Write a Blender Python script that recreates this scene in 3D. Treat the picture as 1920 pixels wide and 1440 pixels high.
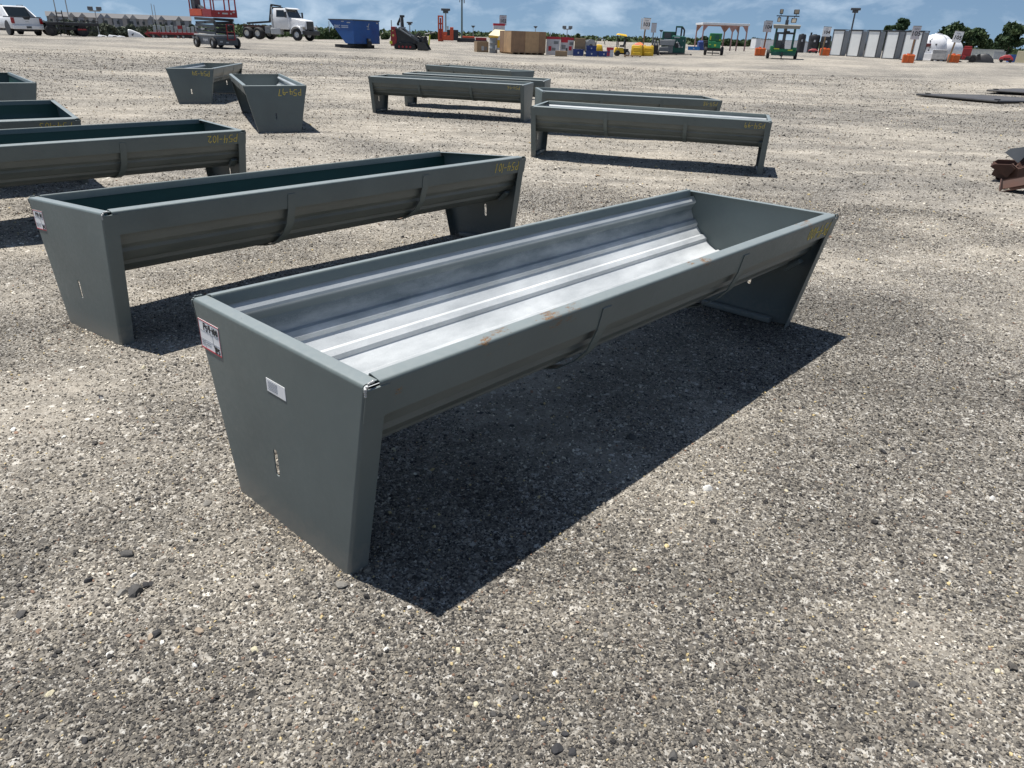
import bpy, bmesh, math, random
import numpy as np
from mathutils import Vector, Matrix

for _o in list(bpy.data.objects):
    bpy.data.objects.remove(_o)
random.seed(7)
S = bpy.context.scene
COL = S.collection
PI = math.pi

# ------------------------------------------------------------------ camera
FPX, CAM_H = 1354.3, 1.4432
PITCH, ROLL = math.radians(25.695), math.radians(2.005)
_f = np.array([0, math.cos(PITCH), -math.sin(PITCH)])
_u = np.array([0, math.sin(PITCH), math.cos(PITCH)])
_r = np.array([1.0, 0, 0])
CR = math.cos(ROLL) * _r + math.sin(ROLL) * _u
CU = -math.sin(ROLL) * _r + math.cos(ROLL) * _u
CF = _f
cam_d = bpy.data.cameras.new('camera')
cam_d.sensor_width = 36.0
cam_d.lens = FPX / 1920 * 36.0
cam_d.clip_start = 0.05
cam_d.clip_end = 9000
cam = bpy.data.objects.new('camera', cam_d)
COL.objects.link(cam)
cam.matrix_world = Matrix(((CR[0], CU[0], -CF[0], 0), (CR[1], CU[1], -CF[1], 0), (CR[2], CU[2], -CF[2], CAM_H), (0, 0, 0, 1)))
S.camera = cam

# ------------------------------------------------------------------ light
SUN_TO = Vector((-0.257, 0.088, 0.962)).normalized()
SUN_EL = math.asin(SUN_TO.z)
SUN_ROT = math.atan2(SUN_TO.x, SUN_TO.y)
W = bpy.data.worlds.new('World')
S.world = W
W.use_nodes = True
nt = W.node_tree
nt.nodes.clear()
out = nt.nodes.new('ShaderNodeOutputWorld')
bg = nt.nodes.new('ShaderNodeBackground')
sky = nt.nodes.new('ShaderNodeTexSky')
sky.sky_type = 'NISHITA'
sky.sun_disc = False
sky.sun_elevation = SUN_EL
sky.sun_rotation = SUN_ROT
sky.altitude = 20
sky.air_density = 1.0
sky.dust_density = 0.15
sky.ozone_density = 4.0
tc = nt.nodes.new('ShaderNodeTexCoord')
mp = nt.nodes.new('ShaderNodeMapping')
mp.inputs['Scale'].default_value = (1, 1, 2.3)
mp.inputs['Location'].default_value = (3.1, 1.7, 0.4)
nz = nt.nodes.new('ShaderNodeTexNoise')
nz.inputs['Scale'].default_value = 11.0
nz.inputs['Detail'].default_value = 7
nz.inputs['Roughness'].default_value = 0.56
nz.inputs['Distortion'].default_value = 0.25
rmp = nt.nodes.new('ShaderNodeValToRGB')
rmp.color_ramp.elements[0].position = 0.48
rmp.color_ramp.elements[0].color = (0, 0, 0, 1)
rmp.color_ramp.elements[1].position = 0.70
rmp.color_ramp.elements[1].color = (1, 1, 1, 1)
mxm = nt.nodes.new('ShaderNodeMath')
mxm.operation = 'MULTIPLY'
mxm.inputs[1].default_value = 0.52
mix = nt.nodes.new('ShaderNodeMixRGB')
mix.inputs['Color2'].default_value = (9.6, 11.0, 12.4, 1)
nt.links.new(tc.outputs['Generated'], mp.inputs['Vector'])
nt.links.new(mp.outputs[0], nz.inputs['Vector'])
nt.links.new(nz.outputs[0], rmp.inputs[0])
nt.links.new(rmp.outputs[0], mxm.inputs[0])
nt.links.new(mxm.outputs[0], mix.inputs['Fac'])
sxyz = nt.nodes.new('ShaderNodeSeparateXYZ'); cxyz = nt.nodes.new('ShaderNodeCombineXYZ')
zab = nt.nodes.new('ShaderNodeMath'); zab.operation = 'MULTIPLY_ADD'; zab.inputs[1].default_value = 0.8; zab.inputs[2].default_value = 0.13
nt.links.new(tc.outputs['Generated'], sxyz.inputs[0])
nt.links.new(sxyz.outputs['X'], cxyz.inputs['X']); nt.links.new(sxyz.outputs['Y'], cxyz.inputs['Y'])
nt.links.new(sxyz.outputs['Z'], zab.inputs[0]); nt.links.new(zab.outputs[0], cxyz.inputs['Z'])
nt.links.new(cxyz.outputs[0], sky.inputs['Vector'])
nt.links.new(sky.outputs[0], mix.inputs['Color1'])
nt.links.new(mix.outputs[0], bg.inputs['Color'])
bg.inputs['Strength'].default_value = 0.064
nt.links.new(bg.outputs[0], out.inputs[0])

sun_d = bpy.data.lights.new('sun', 'SUN')
sun_d.energy = 5.0
sun_d.angle = math.radians(0.53)
sun_d.color = (1.0, 0.965, 0.91)
sun = bpy.data.objects.new('sun', sun_d)
COL.objects.link(sun)
sun.rotation_euler = SUN_TO.to_track_quat('Z', 'Y').to_euler()
sun.location = (-8, 3, 30)

S.render.engine = 'CYCLES'
vs = S.view_settings
vs.view_transform = 'Standard'
vs.look = 'None'
vs.gamma = 1.0
vs.use_curve_mapping = False
vs.exposure = 0.47

# ------------------------------------------------------------------ helpers
def ray(px, py):
    return (px - 960) / FPX * CR - (py - 720) / FPX * CU + CF

def at(px, py, D):
    """point on the pixel's ray at horizontal distance D"""
    d = ray(px, py)
    t = D / math.hypot(d[0], d[1])
    return np.array([t * d[0], t * d[1], CAM_H + t * d[2]])

def link(name, me, parent=None):
    o = bpy.data.objects.new(name, me)
    COL.objects.link(o)
    if parent is not None:
        o.parent = parent
    return o

def tag(o, label=None, cat=None, group=None, kind=None):
    if label: o['label'] = label
    if cat: o['category'] = cat
    if group: o['group'] = group
    if kind: o['kind'] = kind
    return o

def thing(name, label, cat, loc=(0, 0, 0), rz=0.0, group=None):
    o = link(name, None)
    o.empty_display_size = 0.2
    o.location = loc
    o.rotation_euler = (0, 0, rz)
    return tag(o, label, cat, group)

class MB:
    """collects shapes, builds one mesh object"""
    def __init__(s):
        s.v, s.f, s.m = [], [], []
        s.cur = 0
    def add(s, vs_, fs):
        n = len(s.v)
        s.v += [tuple(map(float, p)) for p in vs_]
        s.f += [tuple(i + n for i in f) for f in fs]
        s.m += [s.cur] * len(fs)
        return s
    def box(s, c, d, rz=0.0, ry=0.0, rx=0.0):
        M = Matrix.Translation(c) @ Matrix.Rotation(rz, 4, 'Z') @ Matrix.Rotation(ry, 4, 'Y') @ Matrix.Rotation(rx, 4, 'X')
        vs_ = [M @ Vector((x * d[0] / 2, y * d[1] / 2, z * d[2] / 2)) for x in (-1, 1) for y in (-1, 1) for z in (-1, 1)]
        return s.add(vs_, [(0, 1, 3, 2), (4, 6, 7, 5), (0, 4, 5, 1), (2, 3, 7, 6), (0, 2, 6, 4), (1, 5, 7, 3)])
    def b2(s, x0, x1, y0, y1, z0, z1):
        return s.box(((x0 + x1) / 2, (y0 + y1) / 2, (z0 + z1) / 2), (abs(x1 - x0), abs(y1 - y0), abs(z1 - z0)))
    def cyl(s, p0, p1, r0, r1=None, n=12, caps=True):
        r1 = r0 if r1 is None else r1
        p0, p1 = Vector(p0), Vector(p1)
        a = (p1 - p0).normalized()
        t = Vector((0, 0, 1)) if abs(a.z) < 0.9 else Vector((1, 0, 0))
        e1 = a.cross(t).normalized(); e2 = a.cross(e1)
        vs_ = []
        for p, r in ((p0, r0), (p1, r1)):
            for i in range(n):
                g = 2 * PI * i / n
                vs_.append(p + e1 * r * math.cos(g) + e2 * r * math.sin(g))
        fs = [(i, i + n, (i + 1) % n + n, (i + 1) % n) for i in range(n)]
        if caps:
            fs += [tuple(range(n)), tuple(range(2 * n - 1, n - 1, -1))]
        return s.add(vs_, fs)
    def tube(s, pts, r, n=8):
        for a, b in zip(pts[:-1], pts[1:]):
            s.cyl(a, b, r, n=n)
        return s
    def prism(s, poly, axis, a0, a1):
        """extrude a 2-D polygon along an axis; poly in the two other axes (x,y / x,z / y,z)"""
        n = len(poly)
        vs_ = []
        for a in (a0, a1):
            for p, q in poly:
                vs_.append({'x': (a, p, q), 'y': (p, a, q), 'z': (p, q, a)}[axis])
        fs = [(i, (i + 1) % n, (i + 1) % n + n, i + n) for i in range(n)]
        fs += [tuple(range(n - 1, -1, -1)), tuple(range(n, 2 * n))]
        return s.add(vs_, fs)
    def lathe(s, prof, n=20, c=(0, 0, 0), axis='z', a0=0.0, a1=2 * PI):
        full = abs(a1 - a0 - 2 * PI) < 1e-6
        k = n if full else n + 1
        vs_ = []
        for r, z in prof:
            for i in range(k):
                g = a0 + (a1 - a0) * i / n
                x, y = r * math.cos(g), r * math.sin(g)
                p = {'z': (x, y, z), 'x': (z, x, y), 'y': (x, z, y)}[axis]
                vs_.append((c[0] + p[0], c[1] + p[1], c[2] + p[2]))
        fs = []
        for j in range(len(prof) - 1):
            for i in range(n):
                i2 = (i + 1) % k
                fs.append((j * k + i, j * k + i2, (j + 1) * k + i2, (j + 1) * k + i))
        return s.add(vs_, fs)
    def hull(s, pts):
        bm = bmesh.new()
        for p in pts: bm.verts.new(p)
        bmesh.ops.convex_hull(bm, input=bm.verts)
        bmesh.ops.delete(bm, geom=[v for v in bm.verts if not v.link_faces], context='VERTS')
        bm.verts.index_update()
        vs_ = [v.co[:] for v in bm.verts]
        fs = [tuple(v.index for v in f.verts) for f in bm.faces]
        bm.free()
        return s.add(vs_, fs)
    def mesh(s, name, mats, bevel=0.0, smooth=None, fixn=True):
        me = bpy.data.meshes.new(name)
        me.from_pydata(s.v, [], s.f)
        if not isinstance(mats, (list, tuple)): mats = [mats]
        for m in mats: me.materials.append(m)
        me.polygons.foreach_set('material_index', s.m)
        if fixn or bevel:
            bm = bmesh.new(); bm.from_mesh(me)
            if fixn: bmesh.ops.recalc_face_normals(bm, faces=bm.faces)
            if bevel:
                es = [e for e in bm.edges if len(e.link_faces) == 2 and e.calc_face_angle(0) > 0.5]
                bmesh.ops.bevel(bm, geom=es, offset=bevel, segments=2, affect='EDGES', profile=0.5, clamp_overlap=True)
            bm.to_mesh(me); bm.free()
        if smooth is not None:
            me.polygons.foreach_set('use_smooth', [True] * len(me.polygons))
            me.set_sharp_from_angle(angle=math.radians(smooth))
        me.update()
        return me
    def build(s, name, mats, parent=None, bevel=0.0, smooth=None, fixn=True):
        return link(name, s.mesh(name, mats, bevel, smooth, fixn), parent)

def vnoise(seed):
    rs = np.random.RandomState(seed)
    T = rs.rand(256, 256)
    def f(x, y):
        x = np.asarray(x, float); y = np.asarray(y, float)
        xi = np.floor(x).astype(int); yi = np.floor(y).astype(int)
        fx = x - xi; fy = y - yi
        fx = fx * fx * (3 - 2 * fx); fy = fy * fy * (3 - 2 * fy)
        g = lambda a, b: T[a % 256, b % 256]
        return (g(xi, yi) * (1 - fx) + g(xi + 1, yi) * fx) * (1 - fy) + (g(xi, yi + 1) * (1 - fx) + g(xi + 1, yi + 1) * fx) * fy
    return f
def fbm(f, x, y, o=4):
    a, s_, t = 0.5, 0.0, 0.0
    for k in range(o):
        s_ = s_ + a * f(x * 2 ** k + 13.7 * k, y * 2 ** k + 7.3 * k); t += a; a *= 0.55
    return s_ / t

# ------------------------------------------------------------------ materials
def newmat(name):
    m = bpy.data.materials.new(name); m.use_nodes = True
    n = m.node_tree.nodes; n.clear()
    o = n.new('ShaderNodeOutputMaterial'); b = n.new('ShaderNodeBsdfPrincipled')
    m.node_tree.links.new(b.outputs[0], o.inputs[0])
    return m, m.node_tree, b
def N(t, kind, **kw):
    n = t.nodes.new(kind)
    for k, v in kw.items():
        if k in n.inputs: n.inputs[k].default_value = v
        else: setattr(n, k, v)
    return n
def ramp(t, stops, interp='LINEAR'):
    r = t.nodes.new('ShaderNodeValToRGB'); cr = r.color_ramp; cr.interpolation = interp
    while len(cr.elements) < len(stops): cr.elements.new(0.5)
    for e, (p, c) in zip(cr.elements, stops):
        e.position = p
        e.color = (c, c, c, 1) if isinstance(c, (int, float)) else (*c[:3], 1)
    return r
MATS = {}
def M_(name, col, rough=0.5, metal=0.0, var=0.12, scale=6.0, dirt=0.0, dirtcol=(0.25, 0.21, 0.16), bump=0.0, spec=0.5, emit=None):
    """plain surface with tonal variation, optional dirt blotches and fine relief"""
    if name in MATS: return MATS[name]
    m, t, b = newmat(name)
    L = t.links.new
    tcn = N(t, 'ShaderNodeTexCoord')
    no = N(t, 'ShaderNodeTexNoise', Scale=scale, Detail=6.0, Roughness=0.6)
    L(tcn.outputs['Object'], no.inputs['Vector'])
    rp = ramp(t, [(0.25, 1 - var), (0.75, 1 + var)])
    L(no.outputs[0], rp.inputs[0])
    mul = N(t, 'ShaderNodeMixRGB', blend_type='MULTIPLY', Fac=1.0, Color1=(*col, 1))
    L(rp.outputs[0], mul.inputs['Color2'])
    last = mul.outputs[0]
    if dirt > 0:
        n2 = N(t, 'ShaderNodeTexNoise', Scale=scale * 0.6, Detail=8.0, Roughness=0.7)
        L(tcn.outputs['Object'], n2.inputs['Vector'])
        r2 = ramp(t, [(0.62 - 0.25 * dirt, 0.0), (0.78, min(1.0, dirt))])
        L(n2.outputs[0], r2.inputs[0])
        mx = N(t, 'ShaderNodeMixRGB', Color2=(*dirtcol, 1))
        L(r2.outputs[0], mx.inputs['Fac']); L(last, mx.inputs['Color1'])
        last = mx.outputs[0]
    L(last, b.inputs['Base Color'])
    b.inputs['Metallic'].default_value = metal
    rr = ramp(t, [(0.3, max(0.02, rough - 0.08)), (0.7, min(1, rough + 0.08))])
    L(no.outputs[0], rr.inputs[0]); L(rr.outputs[0], b.inputs['Roughness'])
    b.inputs['Specular IOR Level'].default_value = spec
    if bump > 0:
        n3 = N(t, 'ShaderNodeTexNoise', Scale=scale * 8, Detail=4.0)
        L(tcn.outputs['Object'], n3.inputs['Vector'])
        bp = N(t, 'ShaderNodeBump', Strength=bump, Distance=0.01)
        L(n3.outputs[0], bp.inputs['Height']); L(bp.outputs[0], b.inputs['Normal'])
    MATS[name] = m
    return m

# ------------------------------------------------------------------ terrain
TROUGHS = {  # x, y, heading, z, pitch, roll (fitted to the photograph's corner points)
 '100': (-0.691, 1.862, 0.838, 0.003, -0.005, -0.005),
 '101': (-2.196, 3.488, 0.889, -0.029, -0.010, -0.072),
 '102': (-4.894, 4.822, 0.790, -0.048, 0.004, 0.012),
 '103': (-6.78, 5.524, 0.741, 0.0, 0.0, 0.11),
 '99': (0.229, 10.6, -0.259, -0.038, -0.006, 0.008),
 '98': (0.259, 13.098, 0.116, -0.008, -0.023, 0.006),
 '96': (-2.862, 15.377, -0.21, 0.006, -0.007, 0.003),
 '95': (-2.476, 16.999, -0.175, 0.007, -0.009, 0.0),
 '94': (-2.337, 21.474, -0.698, 0.014, -0.001, -0.003),
 '34': (-6.608, 15.542, 1.728, 0.005, -0.003, -0.014),
 '97': (-3.66, 11.528, 1.988, 0.01, 0.0, -0.012),
 '91': (-7.069, 10.413, 2.242, -0.003, -0.01, 0.005),
}
TL, TW, TB, TH = 3.05, 0.91, 0.628, 0.664
def trough_matrix(k):
    x, y, a, z, t1, t2 = TROUGHS[k]
    ca, sa = math.cos(a), math.sin(a)
    ex = Vector((ca * math.cos(t1), sa * math.cos(t1), math.sin(t1)))
    ey0 = Vector((-sa, ca, 0)); ez0 = ex.cross(ey0)
    ey = ey0 * math.cos(t2) + ez0 * math.sin(t2); ez = ex.cross(ey)
    return Matrix(((ex.x, ey.x, ez.x, x), (ex.y, ey.y, ez.y, y), (ex.z, ey.z, ez.z, z), (0, 0, 0, 1)))
BG = dict(  # base pixel of far things and their horizontal distance (from usual sizes)
 pickup=(60, 67, 66), trailer=(150, 68, 68), lift=(410, 90, 48), truck=(540, 76, 80), bin=(672, 90, 54), skid=(770, 93, 54),
 orange=(840, 78, 92), crate=(980, 103, 58), cart=(1075, 105, 59), roller=(1160, 105, 60), green=(1255, 102, 64),
 green2=(1335, 104, 62), lt=(1462, 110, 57), s104=(1424, 104, 61), canopy=(1350, 97, 104), s104b=(1543, 104, 67),
 panels=(1560, 104, 74), panelsr=(1690, 113, 66), s105=(1701, 118, 60), s105b=(1783, 117, 62), tank=(1745, 114, 76),
 redm=(1800, 117, 74), dark=(1840, 117, 76), black=(1530, 99, 92), box=(905, 98, 60), plate=(1725, 182, 33), plate2=(1880, 190, 33))
_cp, _cz = [], []
def _addc(x, y, z):
    r = math.hypot(x, y)
    _cp.append((math.atan2(x, y), math.log(r))); _cz.append(z)
for k in TROUGHS:
    Mx = trough_matrix(k)
    for lx in (0, TL):
        for ly in (-TB / 2, TB / 2):
            p = Mx @ Vector((lx, ly, 0)); _addc(p.x, p.y, p.z)
for k, (px, py, D) in BG.items():
    p = at(px, py, D); _addc(p[0], p[1], p[2])
for r in (0.4, 0.8, 1.2):
    for i in range(12):
        a = -PI + 2 * PI * i / 12; _addc(r * math.sin(a), r * math.cos(a), 0.0)
for r in (3, 8, 25):
    for a in (-170, -130, -90, 90, 130, 170): _addc(r * math.sin(math.radians(a)), r * math.cos(math.radians(a)), 0.0)
for x, y in ((1.6, 2.2), (2.5, 3.5), (4, 6), (0.6, 1.8), (-1.8, 1.6), (5.5, 8), (3.4, 5.2)): _addc(x, y, 0.0)
for a, z1, z2, z3 in ((-170, 0, 0, 0), (-130, 0, 0, 0), (-90, 0, 0, 0), (-60, -0.3, -2, -3), (-40, -0.7, -5, -8), (-25, -0.7, -5, -9), (-15, -0.1, -2, -4), (-5, 0.7, 0.5, 0),
                      (5, 0.7, 0.6, 0.4), (15, 0.75, 0.7, 0.5), (25, 0.9, 0.8, 0.5), (35, 0.9, 0.8, 0.5), (60, 0.7, 0.6, 0.5), (90, 0, 0, 0), (130, 0, 0, 0), (170, 0, 0, 0)):
    a = math.radians(a)
    for r, z in ((125, z1), (400, z2), (1500, z3), (5000, z3)): _addc(r * math.sin(a), r * math.cos(a), z)
_cp = np.array(_cp); _cz = np.array(_cz)
def _tps(d2): return np.where(d2 > 1e-12, 0.5 * d2 * np.log(np.maximum(d2, 1e-12)), 0.0)
_n = len(_cp)
_d2 = ((_cp[:, None] - _cp[None]) ** 2).sum(-1)
_A = np.zeros((_n + 3, _n + 3)); _A[:_n, :_n] = _tps(_d2) + 2e-3 * np.eye(_n)
_A[:_n, _n:] = np.c_[np.ones(_n), _cp]; _A[_n:, :_n] = _A[:_n, _n:].T
_wt = np.linalg.solve(_A, np.r_[_cz, 0, 0, 0])
_vb = vnoise(5)
_feet = []
for k in TROUGHS:
    Mx = trough_matrix(k)
    for lx in (0, TL):
        for ly in (-TB / 2, 0, TB / 2):
            p = Mx @ Vector((lx, ly, 0)); _feet.append((p.x, p.y))
_feet = np.array(_feet)
def terrain(x, y):
    x = np.atleast_1d(np.asarray(x, float)); y = np.atleast_1d(np.asarray(y, float))
    r = np.maximum(np.hypot(x, y), 0.3)
    q = np.c_[np.arctan2(x, y), np.log(r)]
    z = np.empty(len(q))
    for i in range(0, len(q), 20000):
        qq = q[i:i + 20000]
        d2 = ((qq[:, None] - _cp[None]) ** 2).sum(-1)
        z[i:i + 20000] = _tps(d2) @ _wt[:_n] + _wt[_n] + qq @ _wt[_n + 1:]
    near = np.exp(-(np.minimum.reduce([(x - fx) ** 2 + (y - fy) ** 2 for fx, fy in _feet])) / 0.12)
    b = (fbm(_vb, x * 1.1, y * 1.1, 3) - 0.5) * 0.035 * np.clip(r / 6, 0.35, 1.6)
    z = z + b * (1 - near) * np.clip((60 - r) / 30, 0, 1)
    return z
def tz(x, y): return float(terrain(x, y)[0])

# tone of the ground: 0 = dark gravel, 1 = pale dust; shared by the sheet and the loose stones
_t1, _t2, _t3, _t4 = vnoise(11), vnoise(12), vnoise(13), vnoise(14)
def ground_tone(x, y):
    x = np.asarray(x, float); y = np.asarray(y, float)
    r = np.hypot(x, y)
    a = fbm(_t1, x * 0.55 + 3, y * 0.55 + 9, 4)
    b = fbm(_t2, x * 1.9, y * 1.9, 3)
    c = fbm(_t3, x * 0.10 + 5, y * 0.33 + 2, 4)      # long wheel-worn streaks across the yard
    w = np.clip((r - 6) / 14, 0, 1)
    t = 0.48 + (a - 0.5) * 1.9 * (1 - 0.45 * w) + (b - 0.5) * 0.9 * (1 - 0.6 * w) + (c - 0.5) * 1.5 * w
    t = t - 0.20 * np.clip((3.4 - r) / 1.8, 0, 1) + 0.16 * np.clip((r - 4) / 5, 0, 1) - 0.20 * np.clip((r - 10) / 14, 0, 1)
    # wheel tracks pressed pale into the surface
    for (cx, cy, R_, a0, a1, s_) in ((2.0, 52.0, 26.0, -0.35, 1.15, 0.40), (30.0, 2.0, 27.0, 1.6, 2.6, 0.34), (-14.0, 50.0, 24.0, -1.2, 0.4, 0.26), (10.0, -6.0, 19.0, 0.9, 2.3, 0.22), (-2.0, -20.0, 40.0, 1.2, 1.9, 0.30)):
        dx, dy = x - cx, y - cy; q = np.hypot(dx, dy)
        an = np.arctan2(dx, -dy) if cy > 20 else np.arctan2(dy, dx)
        m_ = np.clip((an - a0) * 6, 0, 1) * np.clip((a1 - an) * 6, 0, 1)
        for o_ in (0, 1.75):
            t = t + s_ * m_ * np.exp(-((q - R_ - o_) / 0.26) ** 2) * (0.5 + b)
    return np.clip(t, 0, 1)

def ground_material():
    m, t, b = newmat('gravel_ground'); L = t.links.new
    tcn = N(t, 'ShaderNodeTexCoord')
    tone = N(t, 'ShaderNodeAttribute', attribute_name='tone')
    v1 = N(t, 'ShaderNodeTexVoronoi', Scale=150.0)
    v2 = N(t, 'ShaderNodeTexVoronoi', Scale=85.0)
    n1 = N(t, 'ShaderNodeTexNoise', Scale=230.0, Detail=3.0)
    n2 = N(t, 'ShaderNodeTexNoise', Scale=14.0, Detail=8.0, Roughness=0.68)
    wn = N(t, 'ShaderNodeTexNoise', Scale=40.0, Detail=2.0)
    wm = N(t, 'ShaderNodeMixRGB', blend_type='LINEAR_LIGHT', Fac=0.012)
    L(tcn.outputs['Object'], wn.inputs['Vector']); L(tcn.outputs['Object'], wm.inputs['Color1']); L(wn.outputs['Color'], wm.inputs['Color2'])
    for n_ in (v1, v2): L(wm.outputs[0], n_.inputs['Vector'])
    for n_ in (n1, n2): L(tcn.outputs['Object'], n_.inputs['Vector'])
    sep1 = N(t, 'ShaderNodeSeparateColor'); L(v1.outputs['Color'], sep1.inputs[0])
    sep2 = N(t, 'ShaderNodeSeparateColor'); L(v2.outputs['Color'], sep2.inputs[0])
    stops = [(0.0, (0.045, 0.044, 0.044)), (0.2, (0.10, 0.094, 0.086)), (0.5, (0.19, 0.174, 0.15)), (0.76, (0.30, 0.275, 0.235)), (0.9, (0.46, 0.43, 0.38)), (1.0, (0.66, 0.64, 0.59))]
    r1 = ramp(t, stops); L(sep1.outputs[0], r1.inputs[0])
    r2 = ramp(t, stops); L(sep2.outputs[0], r2.inputs[0])
    big = ramp(t, [(0.70, 0.0), (0.76, 1.0)]); L(sep2.outputs[1], big.inputs[0])
    mx = N(t, 'ShaderNodeMixRGB'); L(big.outputs[0], mx.inputs['Fac']); L(r1.outputs[0], mx.inputs['Color1']); L(r2.outputs[0], mx.inputs['Color2'])
    v3 = N(t, 'ShaderNodeTexVoronoi', Scale=30.0); L(wm.outputs[0], v3.inputs['Vector'])
    sep3 = N(t, 'ShaderNodeSeparateColor'); L(v3.outputs['Color'], sep3.inputs[0])
    near3 = ramp(t, [(0.30, 1.0), (0.42, 0.0)]); L(v3.outputs['Distance'], near3.inputs[0])
    pk3 = ramp(t, [(0.72, 0.0), (0.76, 1.0)]); L(sep3.outputs[1], pk3.inputs[0])
    f3 = N(t, 'ShaderNodeMath', operation='MULTIPLY'); L(near3.outputs[0], f3.inputs[0]); L(pk3.outputs[0], f3.inputs[1])
    # dust in the joints and over pale areas
    mps = N(t, 'ShaderNodeMapping'); mps.inputs['Scale'].default_value = (0.28, 1.5, 1.0); mps.inputs['Rotation'].default_value = (0, 0, 0.12); L(tcn.outputs['Object'], mps.inputs[0])
    n5 = N(t, 'ShaderNodeTexNoise', Scale=0.9, Detail=10.0, Roughness=0.72, Distortion=0.4); L(mps.outputs[0], n5.inputs['Vector'])
    n6 = N(t, 'ShaderNodeTexNoise', Scale=7.0, Detail=10.0, Roughness=0.8); L(tcn.outputs['Object'], n6.inputs['Vector'])
    st = N(t, 'ShaderNodeMath', operation='MULTIPLY_ADD'); st.inputs[1].default_value = 1.1; L(n5.outputs[0], st.inputs[0])
    st0 = N(t, 'ShaderNodeMath', operation='ADD'); st0.inputs[1].default_value = -0.52; L(tone.outputs['Fac'], st0.inputs[0]); L(st0.outputs[0], st.inputs[2])
    add = N(t, 'ShaderNodeMath', operation='MULTIPLY_ADD'); add.inputs[1].default_value = 0.85; L(n2.outputs[0], add.inputs[0]); L(st.outputs[0], add.inputs[2])
    dm = ramp(t, [(0.62, 0.12), (1.42, 0.86)])
    # ramp input is clamped to 1, so scale down
    sc = N(t, 'ShaderNodeMath', operation='MULTIPLY'); sc.inputs[1].default_value = 0.6; L(add.outputs[0], sc.inputs[0])
    dm.color_ramp.elements[0].position = 0.36; dm.color_ramp.elements[1].position = 0.84
    L(sc.outputs[0], dm.inputs[0])
    dcol = N(t, 'ShaderNodeMixRGB', Color1=(0.165, 0.147, 0.120, 1), Color2=(0.37, 0.333, 0.277, 1)); dd = N(t, 'ShaderNodeMixRGB', Fac=0.62); L(n1.outputs[0], dd.inputs['Color1']); L(n6.outputs[0], dd.inputs['Color2'])
    ddr = ramp(t, [(0.36, 0.0), (0.64, 1.0)]); L(dd.outputs[0], ddr.inputs[0]); L(ddr.outputs[0], dcol.inputs['Fac'])
    mx2 = N(t, 'ShaderNodeMixRGB'); L(dm.outputs[0], mx2.inputs['Fac']); L(mx.outputs[0], mx2.inputs['Color1']); L(dcol.outputs[0], mx2.inputs['Color2'])
    r3 = ramp(t, [(0.0, (0.05, 0.048, 0.045)), (0.4, (0.13, 0.12, 0.105)), (0.55, (0.40, 0.37, 0.32)), (1.0, (0.58, 0.55, 0.49))]); L(sep3.outputs[0], r3.inputs[0])
    mx3 = N(t, 'ShaderNodeMixRGB'); L(f3.outputs[0], mx3.inputs['Fac']); L(mx2.outputs[0], mx3.inputs['Color1']); L(r3.outputs[0], mx3.inputs['Color2'])
    n7 = N(t, 'ShaderNodeTexNoise', Scale=2.6, Detail=12.0, Roughness=0.82); L(tcn.outputs['Object'], n7.inputs['Vector'])
    k5 = ramp(t, [(0.36, 0.74), (0.62, 1.14)]); L(n5.outputs[0], k5.inputs[0])
    k7 = ramp(t, [(0.38, 0.84), (0.62, 1.18)]); L(n7.outputs[0], k7.inputs[0])
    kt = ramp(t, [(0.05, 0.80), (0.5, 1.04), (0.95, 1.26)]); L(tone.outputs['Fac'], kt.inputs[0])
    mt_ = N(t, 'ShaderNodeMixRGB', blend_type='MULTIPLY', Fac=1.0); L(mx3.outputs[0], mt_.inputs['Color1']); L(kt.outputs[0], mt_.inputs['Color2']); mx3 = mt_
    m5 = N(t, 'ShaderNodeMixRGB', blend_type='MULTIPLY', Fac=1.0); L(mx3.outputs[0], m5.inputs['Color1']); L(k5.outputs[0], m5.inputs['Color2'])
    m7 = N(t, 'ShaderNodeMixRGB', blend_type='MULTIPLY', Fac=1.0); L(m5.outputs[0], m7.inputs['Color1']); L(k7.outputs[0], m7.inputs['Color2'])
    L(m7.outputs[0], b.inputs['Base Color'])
    b.inputs['Roughness'].default_value = 0.95
    b.inputs['Specular IOR Level'].default_value = 0.2
    h1 = N(t, 'ShaderNodeMath', operation='MULTIPLY'); h1.inputs[1].default_value = -1.0; L(v1.outputs['Distance'], h1.inputs[0])
    h2 = N(t, 'ShaderNodeMath', operation='ADD'); L(h1.outputs[0], h2.inputs[0])
    h3 = N(t, 'ShaderNodeMath', operation='MULTIPLY'); h3.inputs[1].default_value = 0.9; L(n1.outputs[0], h3.inputs[0]); L(h3.outputs[0], h2.inputs[1])
    bp = N(t, 'ShaderNodeBump', Strength=0.75, Distance=0.006); L(h2.outputs[0], bp.inputs['Height'])
    L(bp.outputs[0], b.inputs['Normal'])
    return m

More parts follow.
